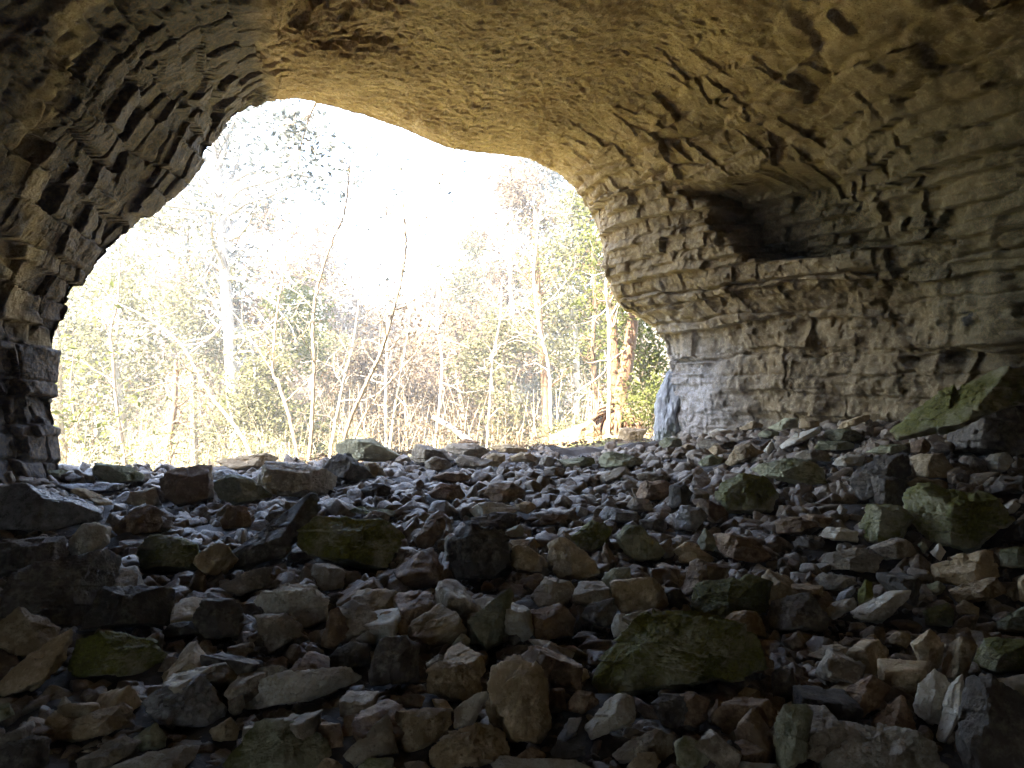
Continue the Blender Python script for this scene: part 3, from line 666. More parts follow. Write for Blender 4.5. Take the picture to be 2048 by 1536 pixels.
for idx, line in enumerate(ROCKS.strip().split('\n')):
    head, poly = line.split(';'); reg, mat, lab = head.split(' ', 2) if head.count(' ') > 1 else (*head.split(' ')[:2], '')
    lab = lab.strip(); ref = ''
    if '|' in lab: lab, ref = lab.split('|')
    traced(reg, mat, lab, ref, [tuple(map(float, p.split(','))) for p in poly.split()], idx)
n_traced = len(rock_info)

# smaller single stones between them
# where the traced stones stand in view: nothing smaller is strewn in front of them
zb = np.zeros((400, 520)); YY, XX = np.mgrid[0:400, 0:520] * 4.0
for pts, Dc in outlines:
    m = np.ones(zb.shape, bool)
    for i in range(len(pts)):
        a, b = pts[i], pts[(i + 1) % len(pts)]; L = np.hypot(*(b - a)) + 1e-6
        m &= ((b[0] - a[0]) * (YY - a[1]) - (b[1] - a[1]) * (XX - a[0])) / L > 3
    zb[m] = np.maximum(zb[m], Dc)
def covers(px, py, D, r):
    bad = np.zeros(np.shape(px), bool)
    for dx, dy in ((0, 0), (0, -1), (-.9, -.3), (.9, -.3), (0, .7), (-.6, -.9), (.6, -.9)):
        i = np.clip(((py + dy * r) / 4).astype(int), 0, 399); j = np.clip(((px + dx * r) / 4).astype(int), 0, 519)
        bad |= (zb[i, j] > 0) & (D < zb[i, j] + .1)
    return bad
occ = np.zeros((1536 // 8 + 1, 2048 // 8 + 1), bool)
def free_rock(px, py, wpx, mat, seed, res=None):
    D = hit(px, py); R = wpx / F * D / 2; g = np.random.default_rng(seed)
    dims = R * np.array((1, g.uniform(.7, 1.0), g.uniform(.4, .75)))
    planes = []
    for k in range(4):
        q = unit(g.normal(size=3)); planes.append((q, np.linalg.norm(q * dims) * g.uniform(.85, 1.1)))
    for q in np.vstack([np.eye(3), -np.eye(3)]): planes.append((unit(q + .28 * g.normal(size=3)), np.linalg.norm(q * dims) * g.uniform(.72, .95)))
    P, Q = poly_rock(planes, dims, res or max(7, wpx / 2 / 2.4), seed, 1.0, .4 if seed % 3 == 0 else 0)
    a, b, c = g.uniform(-.5, .5), g.uniform(-.45, .45), g.uniform(0, 6.28)
    ca, sa, cb, sb, cc, sc = math.cos(a), math.sin(a), math.cos(b), math.sin(b), math.cos(c), math.sin(c)
    Rm = np.array([[cc, -sc, 0], [sc, cc, 0], [0, 0, 1]]) @ np.array([[ca, 0, sa], [0, 1, 0], [-sa, 0, ca]]) @ np.array([[1, 0, 0], [0, cb, -sb], [0, sb, cb]])
    P = P @ Rm.T
    x = (px - 1024) / F * D; base = np.array((x, D, float(ground_z(x, D)) - .05 - .1 * R))
    return P + base + np.array((0, 0, -P[:, 2].min())), Q, base
g = np.random.default_rng(5); cands = []
for t in range(30000):
    px, py = g.uniform(0, 2048), 900 + 640 * g.uniform(0, 1) ** 1.3
    if px > 1400: py -= 25 * g.uniform(0, 1)
    wpx = float(np.interp(py, [880, 950, 1100, 1300, 1540], [34, 40, 62, 84, 105])) * g.uniform(.75, 1.35)
    a = (int(px / 8), int((py - wpx * .25) / 8))
    if not (0 <= a[1] < occ.shape[0] and a[0] < occ.shape[1]) or occ[a[1], a[0]]: continue
    if covers(np.array([px]), np.array([py - wpx * .3]), np.array([hit(px, py)]), wpx * .42)[0]: continue
    e = max(1, int(wpx / 8 * .42)); f = max(1, int(wpx / 8 * .28))
    occ[max(0, a[1] - f):a[1] + f + 1, max(0, a[0] - e):a[0] + e + 1] = True
    cands.append((px, py, wpx))
cands.sort(key=lambda c: -c[2])
mats = ['grey', 'grey', 'tan', 'brown', 'brown', 'tan', 'pale', 'grey', 'tan', 'dark']
n_single = 300 - n_traced
for k, (px, py, wpx) in enumerate(cands[:n_single]):
    mt = mats[int(g.integers(len(mats)))]
    if px > 1350 and py < 960: mt = ['green', 'pale', 'grey', 'tan'][k % 4]
    P, Q, base = free_rock(px, py, wpx, mt, 1000 + k)
    o = mesh_obj('rock', P, Q, M[mt], loc=base)
    rock_info.append([o, (px - wpx / 2, py - wpx * .55, px + wpx / 2, py), mt, '', '', .2])

# labels: the written ones, else placed against the nearest named boulder
refs = [(r[4], ((r[1][0] + r[1][2]) / 2, (r[1][1] + r[1][3]) / 2), r[1]) for r in rock_info if r[4]]
used = set(r[3] for r in rock_info if r[3])
def direction(dx, dy):
    a = math.degrees(math.atan2(-dy * 1.4, dx)) % 360
    return ['right of', 'up and right of', 'above', 'up and left of', 'left of', 'down and left of', 'below', 'down and right of'][int((a + 22.5) // 45) % 8]
for r in rock_info:
    o, bb = r[0], r[1]; lab = r[3]
    if not lab:
        cx, cyy = (bb[0] + bb[2]) / 2, (bb[1] + bb[3]) / 2; w, h = bb[2] - bb[0], bb[3] - bb[1]
        size = 'tiny' if w < 45 else 'small' if w < 90 else 'medium'
        shp = 'flat' if w > 1.9 * h else 'upright' if h > 1.1 * w else 'angular'
        rr = sorted(refs, key=lambda q: math.hypot(q[1][0] - cx, 1.4 * (q[1][1] - cyy)))
        done = False
        for word in ('just ', '', 'a little way '):
            for q in rr[:4]:
                lab = f"{size} {shp} {COLW[r[2]]} stone {word}{direction(cx - q[1][0], cyy - q[1][1])} {q[0]}"
                if len(lab.split()) <= 16 and lab not in used: done = True; break
            if done: break
        if not done:
            for q in rr[:3]:
                for q2 in rr[1:6]:
                    lab = f"{size} {COLW[r[2]]} stone between {q[0]} and {q2[0]}"
                    if q is not q2 and lab not in used and len(lab.split()) <= 16: done = True; break
                if done: break
    used.add(lab); r[3] = lab
    tag(o, lab, 'boulder' if r[5] > .75 else 'rock', 'rocks in the rubble slope' if r[5] <= .75 else 'boulders in the rubble slope')

# the rest of the rubble and the gravel: nobody could count it
def gravel(name, n, rlo, rhi, ylo, yhi, mat, seed, depth_pow=1.0, lift=.3):
    g = np.random.default_rng(seed); base_shapes = []
    for k in range(14):
        dims = np.array((1, g.uniform(.65, 1), g.uniform(.35, .7)))
        pl = [(unit(g.normal(size=3)), 0) for _ in range(4)] + [(unit(q + .3 * g.normal(size=3)), 0) for q in np.vstack([np.eye(3), -np.eye(3)])]; pl = [(q, np.linalg.norm(q * dims) * g.uniform(.7, .95)) for q, _ in pl]
        base_shapes.append(poly_rock(pl, dims, 7 if rhi > 15 else 5, seed + k))
    y = ylo + (yhi - ylo) * g.uniform(0, 1, n) ** depth_pow; x = g.uniform(-.72, .72, n) * y
    x = np.clip(x, -5.2, 5.6)
    R = g.uniform(rlo, rhi, n) / F * y * np.interp(y, [3, 7, 11], [1, .8, .5]); z = ground_z(x, y) + R * lift - .075
    keep = (y < 8.3 + (np.clip(x, -8, 4) + 4.8) * .635 + .3 + 1.4 * sst(-.3, 1.2, x)) & ~covers(1024 + x / y * F, 768 - z / y * F, y, R * F / y * .8); x, y, z, R = x[keep], y[keep], z[keep], R[keep]; n = len(x)
    Vs, Qs, off = [], [], 0
    which = g.integers(0, 14, n)
    for k in range(14):
        P, Q = base_shapes[k]; sel = np.where(which == k)[0]; m = len(sel)
        if not m: continue
        e = g.normal(size=(m, 4)) * np.array((1, .35, .35, 1.2)); e[:, 0] = 1; e /= np.linalg.norm(e, axis=1, keepdims=True)
        w, a, b, c = e.T
        Rm = np.stack([1 - 2 * (b * b + c * c), 2 * (a * b - c * w), 2 * (a * c + b * w), 2 * (a * b + c * w), 1 - 2 * (a * a + c * c), 2 * (b * c - a * w),
                       2 * (a * c - b * w), 2 * (b * c + a * w), 1 - 2 * (a * a + b * b)], 1).reshape(m, 3, 3)
        V = np.einsum('mij,nj->mni', Rm, P) * R[sel][:, None, None] + np.stack([x, y, z], 1)[sel][:, None, :]
        Vs.append(V.reshape(-1, 3)); Qs.append((Q[None] + (np.arange(m) * len(P))[:, None, None]).reshape(-1, 4) + off); off += m * len(P)
    o = mesh_obj(name, np.concatenate(Vs), np.concatenate(Qs), M[mat]); tag(o, kind='stuff'); return o
M['rub'] = rock_mat('rubble', (.10, .07, .05), (.20, .155, .11), (.38, .33, .255), var=0, rough=.42)
M['rub2'] = rock_mat('rubble_brown', (.06, .043, .034), (.125, .095, .072), (.26, .22, .17), var=0, rough=.38)
for nm, n, a, b, y0, y1, mt, sd in (('rubble', 10500, 12, 36, 2.9, 14.0, 'rub', 31), ('gravel', 17000, 4, 12, 2.9, 14.5, 'rub2', 33)):
    o = gravel(nm, n, a, b, y0, y1, mt, sd, 1.7)
    tag(o, 'loose grey-brown stones filling the gaps of the slope' if nm == 'rubble' else 'fine brown gravel between the stones', nm)
# ------------------------------------------------------------------ trees and plants outside
class Tubes:
    def __init__(s): s.V, s.Q, s.n = [], [], 0
    def add(s, pts, rad, k=6):
        pts = np.asarray(pts, float); rad = np.asarray(rad, float); m = len(pts)
        tg = np.gradient(pts, axis=0); tg /= np.linalg.norm(tg, axis=1, keepdims=True) + 1e-9
        ref = np.array((.31, .87, .2)) if abs(tg[0] @ np.array((.31, .87, .2))) < .85 else np.array((1., 0, 0))
        a = np.cross(tg, ref); a /= np.linalg.norm(a, axis=1, keepdims=True) + 1e-9; b = np.cross(tg, a)
        th = np.arange(k) * 2 * math.pi / k
        ring = pts[:, None, :] + rad[:, None, None] * (np.cos(th)[None, :, None] * a[:, None, :] + np.sin(th)[None, :, None] * b[:, None, :])
        i = np.arange(m * k).reshape(m, k) + s.n; j = np.roll(i, -1, 1)
        s.Q.append(np.stack([i[:-1].ravel(), j[:-1].ravel(), j[1:].ravel(), i[1:].ravel()], 1))
        s.V.append(ring.reshape(-1, 3)); s.n += m * k
    def build(s, name, mat, parent, loc): return mesh_obj(name, np.concatenate(s.V), np.concatenate(s.Q), mat, parent, True, None if parent is None else None) if s.n else None

def leaf_arrays(C, size, g, flat=.0):
    n = len(C); a = g.normal(size=(n, 3)); a[:, 2] *= (1 - flat * .7); a /= np.linalg.norm(a, axis=1, keepdims=True)
    b = np.cross(a, g.normal(size=(n, 3))); b /= np.linalg.norm(b, axis=1, keepdims=True)
    s = size * g.uniform(.6, 1.3, n)[:, None]
    nrm = np.cross(a, b)
    V = np.stack([C - a * s, C + b * s * .5 + nrm * s * .12, C + a * s, C - b * s * .5 + nrm * s * .12], 1).reshape(-1, 3)
    return V, np.arange(4 * n).reshape(n, 4)

def put(parent, name, V, Q, mat, smooth=True):
    o = mesh_obj(name, np.asarray(V) - np.array(parent.location), Q, mat, None, smooth); o.parent = parent; return o
def smoothline(p, m):
    p = np.asarray(p, float); t = np.arange(len(p)); tt = np.linspace(0, len(p) - 1, m); out = []
    for q in tt:
        k = min(int(q), len(p) - 2); f = q - k
        out.append(cr(p[max(k - 1, 0)], p[k], p[k + 1], p[min(k + 2, len(p) - 1)], f))
    return np.array(out)
def grow(T, tips, p, d, L, r, lev, g, up=.25, spread=.75):
    n = 6; pts = [np.array(p)]; d = unit(np.array(d, float))
    for i in range(n):
        d = unit(d + g.normal(size=3) * .16 + np.array((0, 0, up * .12))); pts.append(pts[-1] + d * L / n)
    rad = np.linspace(r, r * .45, n + 1); T.add(pts, rad, 5 if lev > 1 else 4)
    tips.append((pts[-1], lev)); tips.append((pts[n // 2], lev))
    if lev > 0:
        for k in range(g.integers(2, 5)):
            i = int(g.integers(2, n + 1)); e = unit(d + g.normal(size=3) * spread)
            grow(T, tips, pts[i], e, L * g.uniform(.5, .8), rad[i] * .6, lev - 1, g, up, spread)

def sapling(label, pxs, D, w0, w1, seed, bark='stem', leaf='lf_yg', nleaf=300, twig=10, group='saplings outside the cave mouth', name='sapling', cat='tree', lsize=.035, tl=.9, forks=()):
    """a stem traced at its own distance; twigs and leaves grow from its upper part"""
    g = np.random.default_rng(seed)
    P0 = [at(x, y, D + .06 * i) for i, (x, y) in enumerate(pxs)]
    b = P0[0]; gz = float(ground_z(b[0], b[1]))
    if b[2] > gz and cat not in ('vine', 'branch'): P0 = [np.array((b[0] - .12 * (P0[1][0] - b[0]), b[1], gz - .05))] + P0
    root = empty(name, (P0[0][0], P0[0][1], gz)); tag(root, label, cat, group)
    L = smoothline(P0, 9 * len(P0)); L += .004 * g.normal(size=L.shape)
    T = Tubes(); r = np.linspace(w0, w1, len(L)) / 2 / F * D; T.add(L, r, 8); tips = []
    for f in forks:
        Lf = smoothline([at(x, y, D + .1) for x, y in f], 6 * len(f)); T.add(Lf, np.linspace(w0 * .36, w1 * .3, len(Lf)) / 2 / F * D, 6)
        for k in range(twig // 3): 
            i = int(g.uniform(.3, 1) * (len(Lf) - 1)); grow(T, tips, Lf[i], unit(Lf[-1] - Lf[0]) + g.normal(size=3) * .8, tl * g.uniform(.3, .8), .006, 1, g)
    for k in range(twig):
        i = int(g.uniform(.3, 1) * (len(L) - 1)); dd = unit(L[-1] - L[0]) * .7 + g.normal(size=3) * .75
        grow(T, tips, L[i], dd, tl * g.uniform(.35, 1), max(r[i] * .45, .004), 1, g)
    put(root, 'trunk', np.concatenate(T.V), np.concatenate(T.Q), M[bark])
    if tips and nleaf:
        tp = np.array([t[0] for t in tips]); C = tp[g.integers(0, len(tp), nleaf)] + g.normal(size=(nleaf, 3)) * .13
        V, Q = leaf_arrays(C, lsize, g, .5); put(root, 'foliage', V, Q, M[leaf], False)
    return root

def crown_tree(label, px, pyt, D, wpx, seed, leaf, nleaf=2600, bark='stem', low=.25, lsize=.075, name='broadleaf_tree', cat='tree', group='trees beyond the cave mouth', r=.09, lean=0, dens=1.0, bare=0):
    g = np.random.default_rng(seed); x = (px - 1024) / F * D; gz = float(ground_z(x, D)); top = (768 - pyt) / F * D; Hh = top - gz; W = wpx / F * D / 2
    root = empty(name, (x, D, gz)); tag(root, label, cat, group)
    T = Tubes(); tips = []
    tr = smoothline([(x, D, gz - .1), (x + lean * .3 + .1 * g.normal(), D, gz + Hh * .35), (x + lean * .6 + .15 * g.normal(), D, gz + Hh * .65), (x + lean, D, top - .2)], 24)
    rad = np.linspace(r, .02, 24); T.add(tr, rad, 8)
    for k in range(int(11 + Hh * 1.5)):
        f = g.uniform(low, .97); i = int(f * 23); az = g.uniform(0, 6.28)
        sh = math.sin(math.pi * min(1, (f - low) / (1 - low) * .85 + .12)) ** .6
        grow(T, tips, tr[i], (math.cos(az), math.sin(az), .45), W * sh * g.uniform(.5, .85), max(rad[i] * .4, .012), 1, g)
    put(root, 'trunk', np.concatenate(T.V), np.concatenate(T.Q), M[bark])
    tp = np.array([t[0] for t in tips]); k = int(len(tp) * .8); tp = tp[g.permutation(len(tp))[:k]]
    n = int(nleaf * dens); cl = tp[g.integers(0, k, n)]
    C = cl + g.normal(size=(n, 3)) * (.16 + .05 * W)
    V, Q = leaf_arrays(C, lsize, g, .4); put(root, 'crown', V, Q, M[leaf], False)
    return root

# big trees with traced trunks
big = sapling('tall pale mottled tree left of centre, bare trunk forking near the top', [(478, 930), (466, 800), (460, 690), (450, 560), (444, 450), (440, 385), (432, 300), (420, 180)], 18, 27, 16, 301,
              'birch', 'lf_bl', 3400, 40, None, 'pale_barked_tree', 'tree', .075, 2.4,
              forks=[[(441, 390), (405, 350), (370, 330), (330, 300)], [(440, 380), (500, 345), (545, 340), (575, 280), (578, 190)], [(444, 420), (480, 380), (530, 365), (590, 350), (660, 360)], [(438, 330), (460, 270), (480, 200), (520, 150)]])
cedar = empty('cedar_tree', at(1238, 870, 16.2)); tag(cedar, 'brown-trunked evergreen perched on a fan of exposed roots right of the sunlit boulder', 'tree')
T = Tubes(); g = np.random.default_rng(77); cb = at(1240, 838, 16.2)
T.add(smoothline([at(1236, 850, 16.2), at(1242, 790, 16.2), at(1254, 720, 16.3), at(1266, 640, 16.4), at(1270, 560, 16.5), at(1262, 430, 16.6), at(1250, 300, 16.7)], 40), np.concatenate([np.linspace(.30, .17, 8), np.linspace(.165, .05, 32)]), 10)
T.add(smoothline([at(1232, 840, 16.25), at(1232, 760, 16.3), at(1226, 660, 16.4), at(1222, 560, 16.5), at(1215, 400, 16.6)], 30), np.linspace(.13, .05, 30), 10)
put(cedar, 'trunk', np.concatenate(T.V), np.concatenate(T.Q), M['root'])
for k in range(36):
    R = Tubes(); ax = -1.5 + 2.7 * k / 35 + g.normal() * .1; top = cb + np.array((g.normal() * .06, -.06 + g.normal() * .05, .05 + g.uniform(0, .3)))
    ln = g.uniform(.35, .7); e = top + np.array((ax * .42 - .06, -.25 - g.uniform(0, .3), -ln)); m1 = (top + e) / 2 + np.array((ax * .16, -.15 + g.normal() * .05, .10))
    R.add(smoothline([top, m1, e, e + np.array((ax * .1 + g.normal() * .08, -.05, -.25))], 14) + g.normal(size=(14, 3)) * .012, np.linspace(.06, .026, 14) * g.uniform(.7, 1.2), 6)
    put(cedar, 'root', np.concatenate(R.V), np.concatenate(R.Q), M['root'])
T = Tubes(); tips = []
for k in range(34):
    f = g.uniform(.25, 1); c = at(1255, 700, 16.3) * (1 - f) + at(1255, 330, 16.6) * f; az = g.uniform(0, 6.28)
    grow(T, tips, c, (math.cos(az), math.sin(az), -.1), g.uniform(.5, 1.2), .02, 1, g, -.3)
put(cedar, 'branches', np.concatenate(T.V), np.concatenate(T.Q), M['bark'])
tp = np.array([t[0] for t in tips]); C = tp[g.integers(0, len(tp), 3600)] + g.normal(size=(3600, 3)) * .2; V, Q = leaf_arrays(C, .06, g, .2); put(cedar, 'crown', V, Q, M['lf_g'], False)

sap = [
 ('long thin arching stem leaning far left from the tan skyline slab', [(508, 930), (480, 868), (420, 790), (392, 740), (366, 695), (330, 660), (280, 628), (220, 600)], 12.2, 9, 3, 'stem', 'lf_yg', 160, 8, ()),
 ('thin straight upright stem just left of the grey-green skyline block', [(618, 930), (624, 850), (628, 740), (626, 660), (630, 600), (645, 540), (666, 480), (690, 420), (700, 330)], 12.6, 9, 4, 'stem', 'lf_yg', 260, 12, ([(628, 620), (600, 590), (560, 560), (530, 500)],)),
 ('thin stem forking left beside the straight upright one', [(598, 930), (580, 840), (558, 770), (546, 740), (552, 640), (565, 560), (575, 460)], 13, 8, 4, 'stem', 'lf_or', 260, 12, ([(546, 745), (510, 690), (470, 630), (420, 580), (360, 520)],)),
 ('tall slender tree leaning right against the open sky, with forked bare twigs', [(684, 900), (700, 840), (736, 760), (764, 700), (790, 610), (806, 540), (812, 480), (805, 400), (800, 320)], 13, 10, 4, 'stem', 'lf_bl', 260, 22, ([(812, 490), (840, 450), (870, 420)], [(806, 520), (775, 440), (770, 360), (772, 280)], [(811, 470), (785, 430), (745, 380)])),
 ('pale thin stem left of the slender leaning tree', [(662, 900), (676, 820), (690, 750), (706, 690), (716, 620), (728, 560)], 13.6, 8, 3, 'birch', 'lf_or', 240, 12, ()),
 ('white thin stem right of the slender leaning tree', [(780, 900), (788, 830), (800, 760), (810, 700), (824, 620), (838, 540)], 14.2, 7, 3, 'birch', 'lf_or', 240, 12, ()),
 ('whip-thin stem bending right low in the middle of the mouth', [(706, 890), (730, 830), (765, 780), (800, 740), (835, 700), (860, 640)], 13.4, 5, 2, 'stem', 'lf_or', 120, 8, ()),
 ('thin stem left of the pale mottled tree, rising behind the flat ridge', [(252, 960), (244, 880), (232, 800), (226, 720), (222, 660), (236, 600), (240, 520)], 13, 9, 3, 'stem', 'lf_yg', 220, 12, ([(222, 680), (200, 630), (175, 600)],)),
 ('very thin stem nearest the left cave wall', [(168, 960), (160, 900), (148, 830), (140, 770), (150, 700)], 12.6, 5, 2, 'stem', 'lf_yg', 140, 8, ()),
 ('short thick brown stub of a trunk above the left ridge', [(330, 960), (336, 900), (342, 860), (350, 800), (352, 720)], 15.5, 20, 8, 'bark', 'lf_yg', 320, 10, ()),
 ('white-stemmed tree with spreading branches left of the rooted evergreen', [(1102, 860), (1098, 740), (1080, 660), (1068, 560), (1074, 480), (1082, 410)], 16.5, 9, 4, 'birch', 'lf_or', 500, 16, ([(1082, 670), (1050, 640), (1020, 600)], [(1076, 620), (1110, 590), (1150, 540)], [(1070, 540), (1040, 480), (1025, 440)])),
 ('thin white sapling standing right in front of the exposed roots', [(1216, 880), (1218, 800), (1219, 710), (1217, 640), (1212, 560), (1216, 520)], 14.3, 9, 4, 'birch', 'lf_or', 420, 14, ([(1218, 640), (1240, 600), (1262, 575)],)),
 ('dark brown narrow trunk behind the white-stemmed branching tree', [(1092, 860), (1090, 780), (1082, 690), (1078, 600), (1074, 540), (1070, 420)], 19, 18, 9, 'bark', 'lf_g', 900, 18, ()),
 ('brown narrow trunk between the dark trunk and the rooted evergreen', [(1196, 860), (1192, 780), (1186, 690), (1190, 600), (1185, 500)], 18, 13, 7, 'bark', 'lf_g', 700, 16, ()),
 ('tall thin pale pole of a tree in the sky gap', [(772, 900), (772, 760), (776, 620), (772, 480), (774, 360), (772, 260)], 19, 8, 3, 'birch', 'lf_bl', 200, 24, ()),
 ('twiggy pale sapling right of the sky gap pole', [(870, 890), (880, 800), (884, 720), (872, 640), (880, 560)], 17, 7, 3, 'birch', 'lf_or', 300, 16, ()),
 ('slim pale tree amid tan leaves in the middle distance', [(975, 890), (980, 800), (985, 720), (1000, 640), (1004, 560)], 18, 7, 3, 'birch', 'lf_or', 320, 16, ()),
]
for i, (lb, pts, D, w0, w1, bk, lf, nl, tw, fk) in enumerate(sap):
    sapling(lb, pts, D, w0, w1, 400 + i, bk, lf, nl, tw, forks=fk)
# hanging stem and leaves at the roof lip
hv = sapling('dark bare vine hanging slantwise from the ceiling lip into the sky', [(850, 440), (868, 390), (885, 348), (908, 298), (920, 270)], 11.4, 2.5, 5, 450, 'stem', 'lf_bl', 14, 3, None, 'hanging_vine', 'vine', .04, .25)
hv.location.z = hv.location.z
lipb = sapling('leafy grey-green branch hanging below the ceiling lip at the upper left', [(640, 190), (622, 225), (610, 262), (600, 300)], 12.5, 6, 3, 451, 'stem', 'lf_bl', 620, 26, None, 'hanging_branch', 'branch', .06, .9)

# fuller trees behind
bt = [(190, 420, 22, 300, 'lf_yg', 1.0), (300, 320, 27, 320, 'lf_or', 1.6), (390, 330, 21, 280, 'lf_yg', 1.4), (520, 390, 26, 280, 'lf_or', 1.5), (620, 430, 30, 200, 'lf_or', .9),
      (590, 580, 20, 240, 'lf_g', .8), (690, 590, 31, 190, 'lf_or', .9), (790, 600, 34, 200, 'lf_or', 1.0), (880, 590, 33, 190, 'lf_or', .9), (955, 470, 28, 180, 'lf_yg', 1.5),
      (1020, 330, 24, 260, 'lf_or', 1.9), (1090, 290, 27, 290, 'lf_bl', 2.0), (1150, 370, 21, 200, 'lf_yg', 1.6), (1190, 480, 22, 180, 'lf_yg', .9), (1300, 600, 17.5, 150, 'lf_g', .8),
      (250, 560, 18, 260, 'lf_yg', .8), (440, 600, 22, 280, 'lf_or', .9), (130, 560, 17, 200, 'lf_yg', .8), (500, 660, 17, 220, 'lf_yg', .7), (740, 690, 22, 240, 'lf_or', .9), (930, 660, 22, 260, 'lf_or', .9),
      (840, 700, 26, 260, 'lf_or', .9), (640, 690, 24, 240, 'lf_yg', .8), (1040, 640, 20, 240, 'lf_yg', .8)]
lbl = ['tall yellow-green tree filling the left side beside the cave wall', 'tallest tan-leaved tree high on the left behind the pale trunk', 'yellow-green tree crown just left of the pale mottled trunk', 'tan tree crown just right of the pale mottled trunk',
       'tan tree at the left border of the open sky gap', 'dark green bushy tree low between the two upright stems', 'far tan tree under the left part of the sky gap', 'far tan tree under the middle of the sky gap', 'far tan tree under the right part of the sky gap',
       'yellow-green tree at the right border of the sky gap', 'tall tan-leaved tree under the right end of the ceiling lip', 'tall grey-green tree touching the corner where ceiling meets right wall', 'yellow-green tree high against the right wall edge', 'yellow-green tree low beside the right wall edge',
       'green tree behind the blue-white pillar at the right foot of the mouth', 'light yellow-green tree lower left behind the thin left stem', 'tan tree low behind the pale mottled trunk', 'yellow-green small tree hugging the left cave wall edge', 'low yellow-green tree behind the long arching stem',
       'low tan tree behind the slender leaning tree', 'low tan tree left of the sunlit boulder', 'low tan tree in the middle distance at the centre of the mouth', 'low yellow-green tree behind the straight upright stem', 'low yellow-green tree behind the dark narrow trunk']
for i, (px, pyt, D, w, lf, dn) in enumerate(bt):
    crown_tree(lbl[i], px, pyt, D, w, 500 + i, lf, 4200, 'birch' if i % 3 == 0 else 'stem', .12, .0036 * D, r=.05 + .003 * D, dens=dn, lean=.3 * math.sin(i * 2.1))

def bush(label, px, py, D, wpx, hpx, seed, leaf, n=900, ls=.04, name='shrub'):
    g = np.random.default_rng(seed); x = (px - 1024) / F * D; gz = float(ground_z(x, D)); W = wpx / F * D / 2; Hh = hpx / F * D
    root = empty(name, (x, D, gz)); tag(root, label, 'bush', 'bushes outside the cave mouth'); T = Tubes(); tips = []
    for k in range(22):
        grow(T, tips, (x + g.normal() * W * .35, D + g.normal() * .2, gz - .03), (g.normal() * .45, g.normal() * .35, 1), Hh * g.uniform(.5, .95), .009, 1, g)
    put(root, 'stems', np.concatenate(T.V), np.concatenate(T.Q), M['stem'])
    tp = np.array([t[0] for t in tips]); C = tp[g.integers(0, len(tp), n)] + g.normal(size=(n, 3)) * np.array((W * .25, .15, Hh * .12)); V, Q = leaf_arrays(C, ls, g, .4)
    put(root, 'leaves', V, Q, M[leaf], False); return root
for i, a in enumerate([('bright green bush between the exposed roots and the blue-white pillar', 1296, 860, 15.2, 90, 110, 1, 'lf_g', 1600, .045),
    ('low yellow-green bush on the bank left of the exposed roots', 1150, 850, 16.3, 130, 60, 2, 'lf_yg', 1300, .04),
    ('low rusty bush on the bank left of the sunlit boulder', 1040, 880, 15.5, 130, 70, 3, 'lf_or', 1200, .04),
    ('yellow-green bush above the tan skyline slab', 560, 900, 14.5, 170, 160, 4, 'lf_yg', 900, .04),
    ('thin leafy bush above the left ridge by the brown stub', 290, 920, 14, 220, 150, 5, 'lf_yg', 900, .04),
    ('twiggy tan bush above the broad skyline slab', 880, 900, 15, 220, 150, 6, 'lf_or', 700, .04),
    ('twiggy tan bush above the rounded grey skyline block', 740, 900, 15.5, 160, 180, 7, 'lf_or', 700, .04),
    ('bright green spray of leaves beside the left wall edge', 140, 900, 11.5, 60, 330, 8, 'lf_g', 380, .05)]): bush(*a)
# a fallen log and the far wood
lg = Tubes(); a, b = at(868, 835, 15.5), at(945, 888, 14.2); lg.add(smoothline([a, (a + b) / 2 + np.array((0, 0, .03)), b], 12), np.linspace(.05, .07, 12), 8)
o = mesh_obj('fallen_log', np.concatenate(lg.V), np.concatenate(lg.Q), M['birch']); tag(o, 'pale bare fallen log slanting down to the right outside, left of the sunlit boulder', 'log')
g = np.random.default_rng(91); n = 42000
D = g.uniform(34, 62, n); px = g.uniform(60, 1400, n); hmax = 6.2 + 2.2 * vn(np.stack([px / 60, D * .1, 0 * D], 1), 5) + 1.5 * vn(np.stack([px / 22, D * .2, 0 * D], 1), 6)
x = (px - 1024) / F * D; z = ground_z(x, D) + g.uniform(0, 1, n) ** .9 * hmax
V, Q = leaf_arrays(np.stack([x, D, z], 1), .20, g, .3); o = mesh_obj('far_wood', V, Q, M['lf_or'], smooth=False); tag(o, 'far hazy mass of tan and green leaves behind the trees', 'wood', kind='stuff')
T = Tubes(); g = np.random.default_rng(92)
for k in range(1000):
    D = g.uniform(16, 45); px = g.uniform(90, 1330); x = (px - 1024) / F * D; gz = float(ground_z(x, D)); h = g.uniform(.06, .13) * D; ln = g.normal() * .18
    T.add(smoothline([(x, D, gz - .05), (x + ln * h * .4 + g.normal() * .05, D, gz + h * .5), (x + ln * h, D + g.normal() * .3, gz + h)], 8), np.linspace(.0008, .0003, 8) * D, 4)
o = mesh_obj('undergrowth', np.concatenate(T.V), np.concatenate(T.Q), M['stem']); tag(o, 'countless thin bare stems of the undergrowth outside', 'undergrowth', kind='stuff')

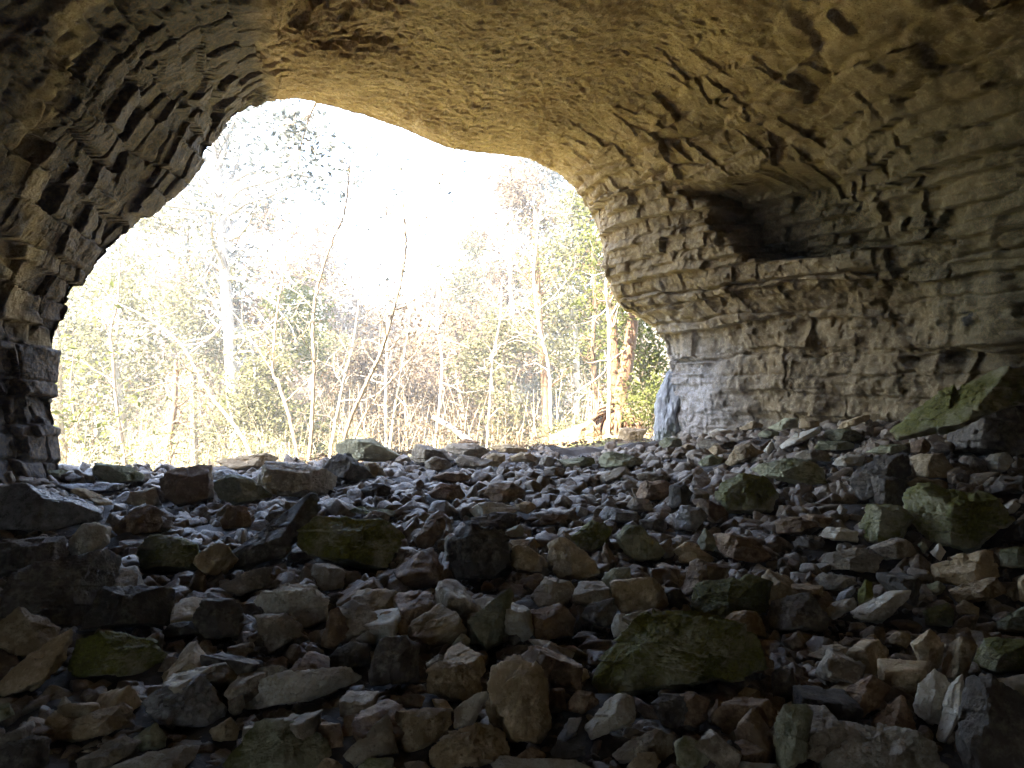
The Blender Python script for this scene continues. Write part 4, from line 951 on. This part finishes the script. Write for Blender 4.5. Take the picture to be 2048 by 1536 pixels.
g = np.random.default_rng(93); n = 9000; y = 10.6 + 14 * g.uniform(0, 1, n) ** 1.6; x = g.uniform(-.6, .3, n) * y
k = y > 8.3 + (np.clip(x, -8, 4) + 4.8) * .635 + .2; x, y = x[k], y[k]
V, Q = leaf_arrays(np.stack([x, y, ground_z(x, y) + .02 + .05 * g.uniform(0, 1, len(x))], 1), .05, g, 1.0); o = mesh_obj('leaf_litter', V, Q, M['lf_or'], smooth=False); tag(o, 'fallen tan leaves covering the ground outside the mouth', 'leaf litter', kind='stuff')
# blue-white pillar of rock standing at the foot of the right wall
pts = hull([(600 + .3906 * x, 450 + .3906 * y) for x, y in ((1838, 1010), (1850, 880), (1890, 800), (1920, 770), (1965, 800), (1965, 900), (1945, 1000), (1935, 1085), (1868, 1090))])
V = []; k = 60
Vd, Q = CS[42]; c = at(1343, 815, 13.0); P = Vd * np.array((.24, .26, .62)); zz_ = P[:, 2] / .62
Pn = np.sign(P) * np.abs(P / np.array((.24, .26, .62))) ** .75 * np.array((.22, .24, .6)); P = Pn
P[:, 0] = P[:, 0] * (1.0 - .22 * zz_) + .09 * zz_
P += Vd * (.07 * fbm(P * np.array((5, 5, 1.8)), 5, 12, .62) + .03 * np.abs(fbm(P * np.array((16, 16, 5)), 3, 13)))[:, None]
pm = rock_mat('flowstone', (.16, .17, .19), (.36, .37, .39), (.52, .54, .57), var=0, stretch=(1, 1, .4), bump=1.0)
o = mesh_obj('rock_pillar', P + c, Q, pm, loc=c - np.array((0, 0, .62))); tag(o, 'blue-white fluted rock pillar at the mouth edge against the right wall foot', 'rock pillar')
# ------------------------------------------------------------------ thin haze added to give the wood a pale veil
import os
hz = mesh_obj('haze', np.array([(x, y, z) for x in (-62, 62) for y in (-14, 66) for z in (-4.2, 19.0)], float),
              np.array([(0, 1, 3, 2), (4, 6, 7, 5), (0, 4, 5, 1), (2, 3, 7, 6), (0, 2, 6, 4), (1, 5, 7, 3)]), bpy.data.materials.new('pale_veil'))
tag(hz, 'thin haze added as a pale veil over the wood', 'haze', kind='stuff')
hm = hz.data.materials[0]; hm.use_nodes = True; hn = hm.node_tree.nodes; hn.remove(hn['Principled BSDF'])
pv = hn.new('ShaderNodeVolumePrincipled'); pv.inputs['Color'].default_value = (.96, .97, 1, 1); pv.inputs['Density'].default_value = .0035
hm.node_tree.links.new(pv.outputs[0], hn['Material Output'].inputs['Volume'])
